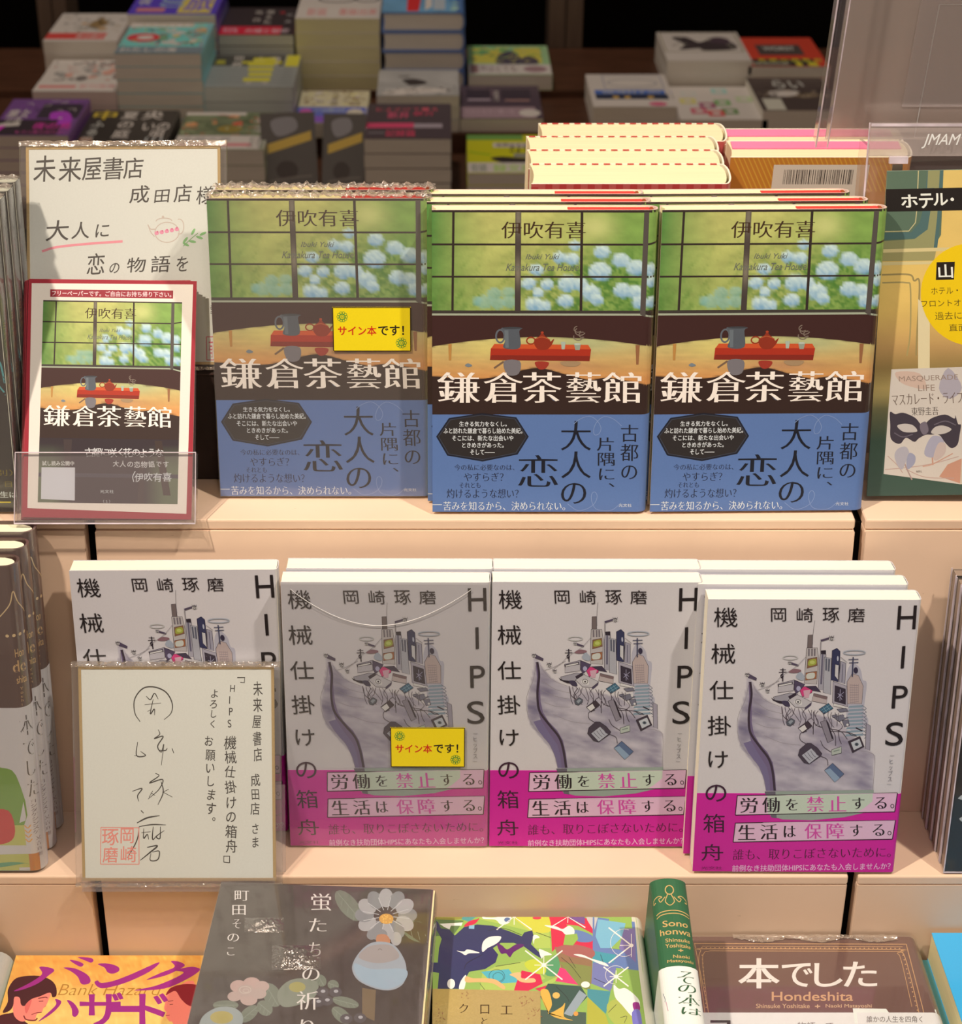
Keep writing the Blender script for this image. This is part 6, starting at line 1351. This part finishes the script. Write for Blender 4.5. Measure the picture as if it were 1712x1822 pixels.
m = K+3; g.add(V, [(i, i+1, m+i+1, m+i) for i in range(m-1)], P(236, 226, 214)); bb = g.build('paper_band', M_SATIN, o)
B = Art(Sp2(), q4, 32.0, 100.0, base=.56); GI = P(44, 84, 52)
for t, q in (('そ', (1530, 565, 1622, 664)), ('の', (1532, 672, 1640, 742)), ('本', (1530, 756, 1676, 868)), ('は', (1550, 884, 1690, 960))): B.text(t, *q, GI, 'm')
B.line([(1432, 720), (1446, 780), (1440, 800)], 4, P(70, 90, 110)); B.line([(1450, 800), (1462, 900)], 4, P(190, 110, 140)); B.emit(bb, 'band_print', 'band_lettering')
pt_ = CAM + 1139*ray(1156, 1572)
LN = 80.0
bot = np.array([pt_[0], pt_[1]-GH*math.sin(R(LN)), pt_[2]-GH*math.cos(R(LN))])
put(o, bot[0], bot[1], bot[2], 0, LN, 0)

# blue book and teal book at the right end
def plainflat(label, x, y, z, w, h, t, col, art=None, yaw=0, hard=False):
    o = empty('paperback_book', label, 'book'); surf, cov = book_body(o, w, h, t, hard, col, mat=M_GLOSS); 
    if art: art(surf, cov)
    put(o, x, y, z, yaw, 90); return o
def blue_art(surf, cov):
    A = Art(surf, SHEET, 128, 188, base=.04); A.text('伊', 10, 14, 17, 21, P(220, 225, 225), 'b'); A.text('坂', 18, 14, 25, 21, P(220, 225, 225), 'b'); patch(A, 6, 32, 30, 60, [P(200, 215, 220), P(230, 235, 235)], 40, 5, 2); A.emit(cov)
BX = atY(1652, 1659, -3)[0]
plainflat('bright blue paperback at the end of the front row', BX+2, -191.5, -43.0, 128, 188, 22, P(60, 166, 214), blue_art, 0)
plainflat('teal book under the bright blue one', BX-5, -190, -65.3, 134, 186, 24.4, P(96, 176, 178), None, 0)
# white rounded books at the left end
def white_art(surf, cov):
    L = surf.L[-1]; A = Art(surf, SHEET, L, 190, base=.04); s = 125/L*100
    for i, ch in enumerate('しつ回とつの'): A.text(ch, s+1, 14+i*13, s+6.5, 20+i*13, P(90, 80, 70), 'h')
    A.emit(cov)
for k, (dz, lab) in enumerate(((0, 'white hardback with small black marks, on top beside the orange book'), (-29, 'white hardback with small black marks, beneath its twin beside the orange book'))):
    o = empty('white_hardback', lab, 'book', 'white hardbacks at the end of the front row'); surf, cov = book_body(o, 134, 190, 28, True, P(212, 204, 194), mat=M_GLOSS, r=11); white_art(surf, cov)
    put(o, -441.5+(0, 7)[k], -195, -30.6+dz+(0, -.6)[k]+(3, 3)[k], 0, 90)

# ------------------------------------------------------------------ books on the far side of the stand, seen from behind
def far_book(label, grp, w, h, t, x, y, z, cols, kind, lean=-9):
    o = empty('hardcover_book' if kind == 'g' else 'patterned_book', label, 'book', grp)
    surf, cov = book_body(o, w, h, t, True, cols, page=(.82, .74, .5), edge=P(250, 226, 196), th=1.2, sq=.6, r=5, mat=M_GLOSS)
    if kind == 'g':
        g = Geo()
        for i in range(16): g.box(2+i*8, t-1.5, h-.1, 6.4+i*8, t-.02, h+.12, P(188, 40, 44))
        g.build('gingham_edge_pattern', M_SATIN, cov)
        A = Art(surf, SHEET, w, h, base=.04)
        for i in range(14):
            A.rect(i*7, 0, i*7+3.5, 40, P(190, 60, 60)); A.rect(0, i*5, 94, i*5+1.2, P(200, 90, 86), 2)
        A.emit(cov)
    else:
        box_part(o, 'pink_endpaper', 3, t*.52, h-6, w-7, t-1.8, h+.3, M_MATTE, P(240, 120, 150))
        A = Art(surf, SHEET, w, h, base=.04)
        for i in range(40): A.line([(i*2.6-6, 0), (i*2.6+4, 14)], .7, P(222, 160, 60), smooth=False, up=False) if 0 <= i*2.6-6 and i*2.6+4 < 97 else None
        A.rect(24, 3, 76, 40, P(226, 206, 186)); r = random.Random(4); x0 = 30.
        A.up()
        while x0 < 68:
            wd = r.choice((.25, .4, .6)); A.rect(x0, 5, x0+wd, 11, P(60, 50, 46)); x0 += wd+r.choice((.3, .5, .8))
        A.emit(cov)
    put(o, x, y, z, 0, lean)
Yb = 294
for k, (dx, lb) in enumerate(((0, 'red-checked hardcover seen from behind, nearest of four'), (-.5, 'red-checked hardcover seen from behind, second from the cream stand'), (0, 'red-checked hardcover seen from behind, third from the cream stand'), (10, 'red-checked hardcover seen from behind, furthest and shifted sideways'))):
    far_book(lb, 'red-checked hardcovers on the far side of the stand', 134, 190, 29.5, 34.5+dx, Yb+3+k*31.2, BACKZ+.4, P(206, 90, 86), 'g')
for k, lb in enumerate(('gold-patterned book with barcode, nearest of the pink-edged pair', 'gold-patterned pink-edged book behind the one with the barcode')):
    far_book(lb, 'pink-edged books on the far side of the stand', 128, 188, 26, 175.5, Yb+66+k*29, BACKZ+.4, P(206, 130, 50), 'p')

# ------------------------------------------------------------------ poster card and the acrylic case at the right end
pc = empty('poster_card', 'green and yellow poster card of a panelled room with a yellow disc', 'poster')
PWD, PHT = 150.0, 205.0; PX, PY = 241.8, 113.0
g = Geo(); g.box(0, 0, 0, PWD, 1.6, PHT, P(110, 120, 100)); pb = g.build('card', M_SATIN, pc)
def poster(X, Y):
    c = lambda *a: lin(a); y = Y
    st = [(0, (214, 190, 116)), (200, (222, 186, 108)), (560, (226, 182, 100)), (622, (196, 150, 92)), (660, (150, 120, 70)), (700, (196, 166, 100)), (735, (110, 104, 70)), (790, (64, 82, 66)), (900, (62, 82, 72))]
    ys = [a for a, _ in st]; cc = np.array([lin(b) for _, b in st]); col = np.stack([np.interp(y-0, ys, cc[:, i]) for i in range(3)], -1)
    return np.clip(col*(.9+.2*fbm(X/60, Y/30, 4))[..., None]/LF, 0, .92)
# sheet: photograph pixels
A = Art(Flat(PWD, PHT, 0), [(1606, 320), (2040, 322), (1962, 905), (1535, 893)], base=.02, step=.0015)
A.paint(1530, 318, 2045, 910, poster, 30, 50)
GN, GN2, OL, LN_ = P(92, 108, 88), P(80, 104, 100), P(150, 140, 94), P(200, 180, 130)
A.poly([(1606, 320), (1700, 320), (1690, 430), (1676, 452), (1590, 440), (1594, 420)], GN); A.poly([(1673, 320), (1690, 320), (1680, 390), (1670, 420), (1648, 435), (1592, 436), (1592, 424), (1640, 424), (1655, 408), (1664, 380)], GN2)
A.line([(1592, 422), (1636, 422), (1648, 408), (1652, 384), (1658, 320)], 1.6, LN_, smooth=False); A.poly([(1591, 438), (1645, 436), (1668, 420), (1674, 390), (1690, 320), (1694, 320), (1686, 400), (1678, 456), (1590, 452)], P(150, 142, 96)); A.poly([(1674, 320), (1693, 320), (1688, 350), (1671, 350)], P(150, 142, 96)); A.line([(1697, 320), (1688, 400), (1679, 455)], 6, GN2, smooth=False)
A.quadr([(1590, 452), (1712, 452), (1712, 458), (1589, 458)], P(216, 190, 134)); A.quadr([(1589, 458), (1680, 458), (1676, 474), (1588, 473)], P(160, 146, 96)); A.quadr([(1588, 474), (1674, 475), (1672, 480), (1587, 480)], P(216, 190, 134)); A.line([(1586, 496), (1632, 497), (1640, 508), (1649, 512), (1640, 600), (1636, 640)], 3, P(158, 134, 84)); A.line([(1586, 510), (1626, 511), (1633, 522), (1628, 600), (1620, 640)], 2.6, P(170, 146, 92)); A.poly([(1645, 540), (1664, 560), (1656, 700), (1636, 700)], P(224, 200, 156))
A.poly([(1602, 350), (2044, 352), (2036, 392), (1598, 388)], P(34, 28, 26))
for ch, q in zip('ホテル', ((1626, 360, 1654, 382), (1656, 359, 1680, 384), (1680, 359, 1705, 380))): A.text(ch, *q, P(236, 226, 210), 'B')
A.ell(1712, 370, 3, 3, P(236, 226, 210), g=A.let)
A.ell(1738, 536, 88, 90, P(238, 192, 16), 48); A.poly([(1680, 477), (1711, 477), (1708, 508), (1677, 508)], P(38, 28, 22)); A.text('山', 1682, 481, 1707, 505, P(236, 226, 210), 'B')
BK = P(90, 70, 20)
for t, q in (('ホテル・コ', (1668, 521, 1730, 533)), ('フロントオフィス', (1650, 543, 1760, 555)), ('過去に色', (1672, 564, 1735, 578)), ('直面', (1695, 586, 1726, 599))): A.text(t, *q, BK)
A.ell(1738, 532, 0.1, .1, BK)
A.poly([(1592, 663), (1760, 663), (1702, 878), (1567, 853)], P(208, 190, 176)); A.quadr([(1712, 790), (1722, 790), (1709, 880), (1698, 876)], P(200, 180, 160))
A.blob([(1600, 668), (1640, 672), (1650, 700), (1620, 694), (1604, 684)], P(204, 170, 152)); A.blob([(1690, 664), (1712, 700), (1690, 720), (1672, 700)], P(172, 158, 164)); A.poly([(1680, 840), (1705, 830), (1700, 876), (1664, 862)], P(196, 140, 116))
A.line([(1570, 845), (1620, 842), (1660, 836), (1700, 826)], 1.4, P(186, 150, 138)); A.line([(1576, 820), (1592, 838), (1600, 852)], 1.4, P(186, 150, 138)); A.line([(1606, 846), (1640, 862), (1690, 866)], 1.4, P(186, 150, 138)); A.line([(1600, 820), (1608, 845), (1616, 866)], 2.4, P(170, 140, 132))
A.text('MASQUERADE', 1604, 676, 1706, 687, P(150, 124, 110)); A.text('LIFE', 1636, 693, 1665, 704, P(150, 124, 110)); A.text('マスカレード・ライフ', 1590, 708, 1712, 728, P(96, 72, 60), 'm'); A.text('東野圭吾', 1622, 733, 1669, 748, P(80, 66, 60), 'm')
MK = P(66, 56, 64)
A.blob([(1585, 740), (1594, 744), (1608, 742), (1628, 752), (1640, 766), (1656, 754), (1680, 748), (1696, 756), (1698, 750), (1702, 766), (1707, 768), (1704, 785), (1699, 804), (1688, 810), (1678, 800), (1668, 785), (1654, 784), (1644, 784), (1632, 790), (1624, 796), (1610, 788), (1600, 798), (1590, 796), (1583, 786), (1584, 764)], MK); A.blob([(1596, 765), (1610, 762), (1624, 766), (1630, 777), (1612, 778), (1602, 774)], P(196, 180, 170)); A.blob([(1654, 780), (1662, 770), (1676, 768), (1690, 775), (1680, 782), (1664, 784)], P(196, 180, 170)); A.blob([(1636, 764), (1646, 760), (1650, 776), (1642, 784), (1636, 776)], P(118, 104, 112)); A.line([(1590, 778), (1604, 786), (1622, 782)], 2, P(104, 92, 100)); A.line([(1660, 766), (1680, 760), (1698, 768)], 2, P(104, 92, 100))
A.blob([(1594, 808), (1608, 804), (1614, 816), (1608, 830), (1600, 846), (1592, 838), (1588, 820)], P(176, 164, 168)); A.blob([(1614, 816), (1624, 822), (1622, 836), (1610, 846), (1608, 832)], P(156, 150, 166)); A.blob([(1648, 796), (1658, 786), (1672, 790), (1676, 806), (1664, 822), (1650, 826), (1640, 818)], P(168, 158, 170)); A.blob([(1666, 800), (1678, 802), (1676, 820), (1660, 832), (1656, 824)], P(196, 170, 160)); A.line([(1654, 826), (1654, 840)], 2.4, P(196, 140, 116)); A.line([(1636, 842), (1654, 838), (1690, 820)], 2, P(200, 150, 130))
A.text('集英社', 1624, 849, 1634, 853, P(110, 90, 80)); A.emit(pb, 'poster_print', 'poster_lettering')
put(pc, PX+1, PY, Z1+4.2, -1.5, 7, 1.6)
cs = empty('acrylic_case', 'clear acrylic case behind the poster card, with a milky flap raised above', 'case')
box_part(cs, 'base', 2, -3, 0, 170, 44, 2.2, M_ACRYL); box_part(cs, 'back_plate', -14, 6, 2.4, 170, 8, 228, M_ACRYL); box_part(cs, 'side_plate', -14, 8.2, 2.4, -12, 30, 214, M_ACRYL); box_part(cs, 'side_edge', -14.4, 5.4, 2.4, -13.4, 6.0, 228, M_EDGE)
lip = box_part(cs, 'milky_lip', -14, 1.8, 209, 170, 5.6, 228, M_FROST2); box_part(cs, 'lip_edge', -14, 1.2, 226.6, 170, 1.9, 228.2, M_EDGE)
for k_, zz in enumerate((95, 118, 132, 141)): box_part(cs, 'clip_rail', -15, 4.8, zz, 2, 5.6, zz+1.4, M_EDGE)
hg = box_part(cs, 'hinge', -2, -1.0, 205, 9, 1.6, 209, M_EDGE); box_part(hg, 'hinge_pin', 0, -1.4, 200, 6, 0, 204.6, plain('hinge_metal', P(120, 100, 84), .3, .6, metal=.6))
A = Art(Flat(184, 19, 1.8, -14, 209), [(1513, 276), (2020, 276), (2020, 322), (1510, 322)], base=.08); A.text('JMAM', 1596, 290, 1660, 311, P(226, 214, 204), 'bi'); A.emit(lip, 'lip_print', 'lip_lettering')
put(cs, PX+.5, PY+8.5, Z1+6.2, 0, 7)
# the raised flap: a shallow milky tray leaning forward
lid = Geo()
def slab(x0, y0, z0, x1, y1, z1, nm, mt): return box_part(cs, nm, x0, y0, z0, x1, y1, z1, mt)
FLX = -44.0
piv = bpy.data.objects.new('milky_flap', None); 
fl_ = Geo(); fl_.box(0, 0, 0, 230, 1.8, 150, (1, 1, 1)); fo = fl_.build('milky_flap', M_FROST, cs)
fo.matrix_basis = Matrix.Translation(Vector((FLX+7, 18, 216))*MM) @ Matrix.Rotation(R(20), 4, 'X')
box_part(fo, 'flap_rim', -7, -9, 0, 0, 2, 150, M_ACRYL); box_part(fo, 'flap_edge', -7.6, -9.6, 0, -6.8, -8.8, 150, M_EDGE); box_part(fo, 'flap_inner_edge', -.6, -9.6, 0, 0, -8.8, 150, M_EDGE); box_part(fo, 'flap_label', 42, -.4, 22, 228, -.1, 94, M_FROST2)
A = Art(Flat(230, 150, -.2), SHEET, base=.05)
for pts in ([(42, 0), (39, 17), (42, 20), (100, 21)], [(50, 0), (47, 18)],): A.line(pts, .9, P(170, 160, 162, .9))
A.frame(23, 42, 99, 99, .3, P(190, 175, 165)); A.emit(fo, 'flap_outline', 'flap_lettering')
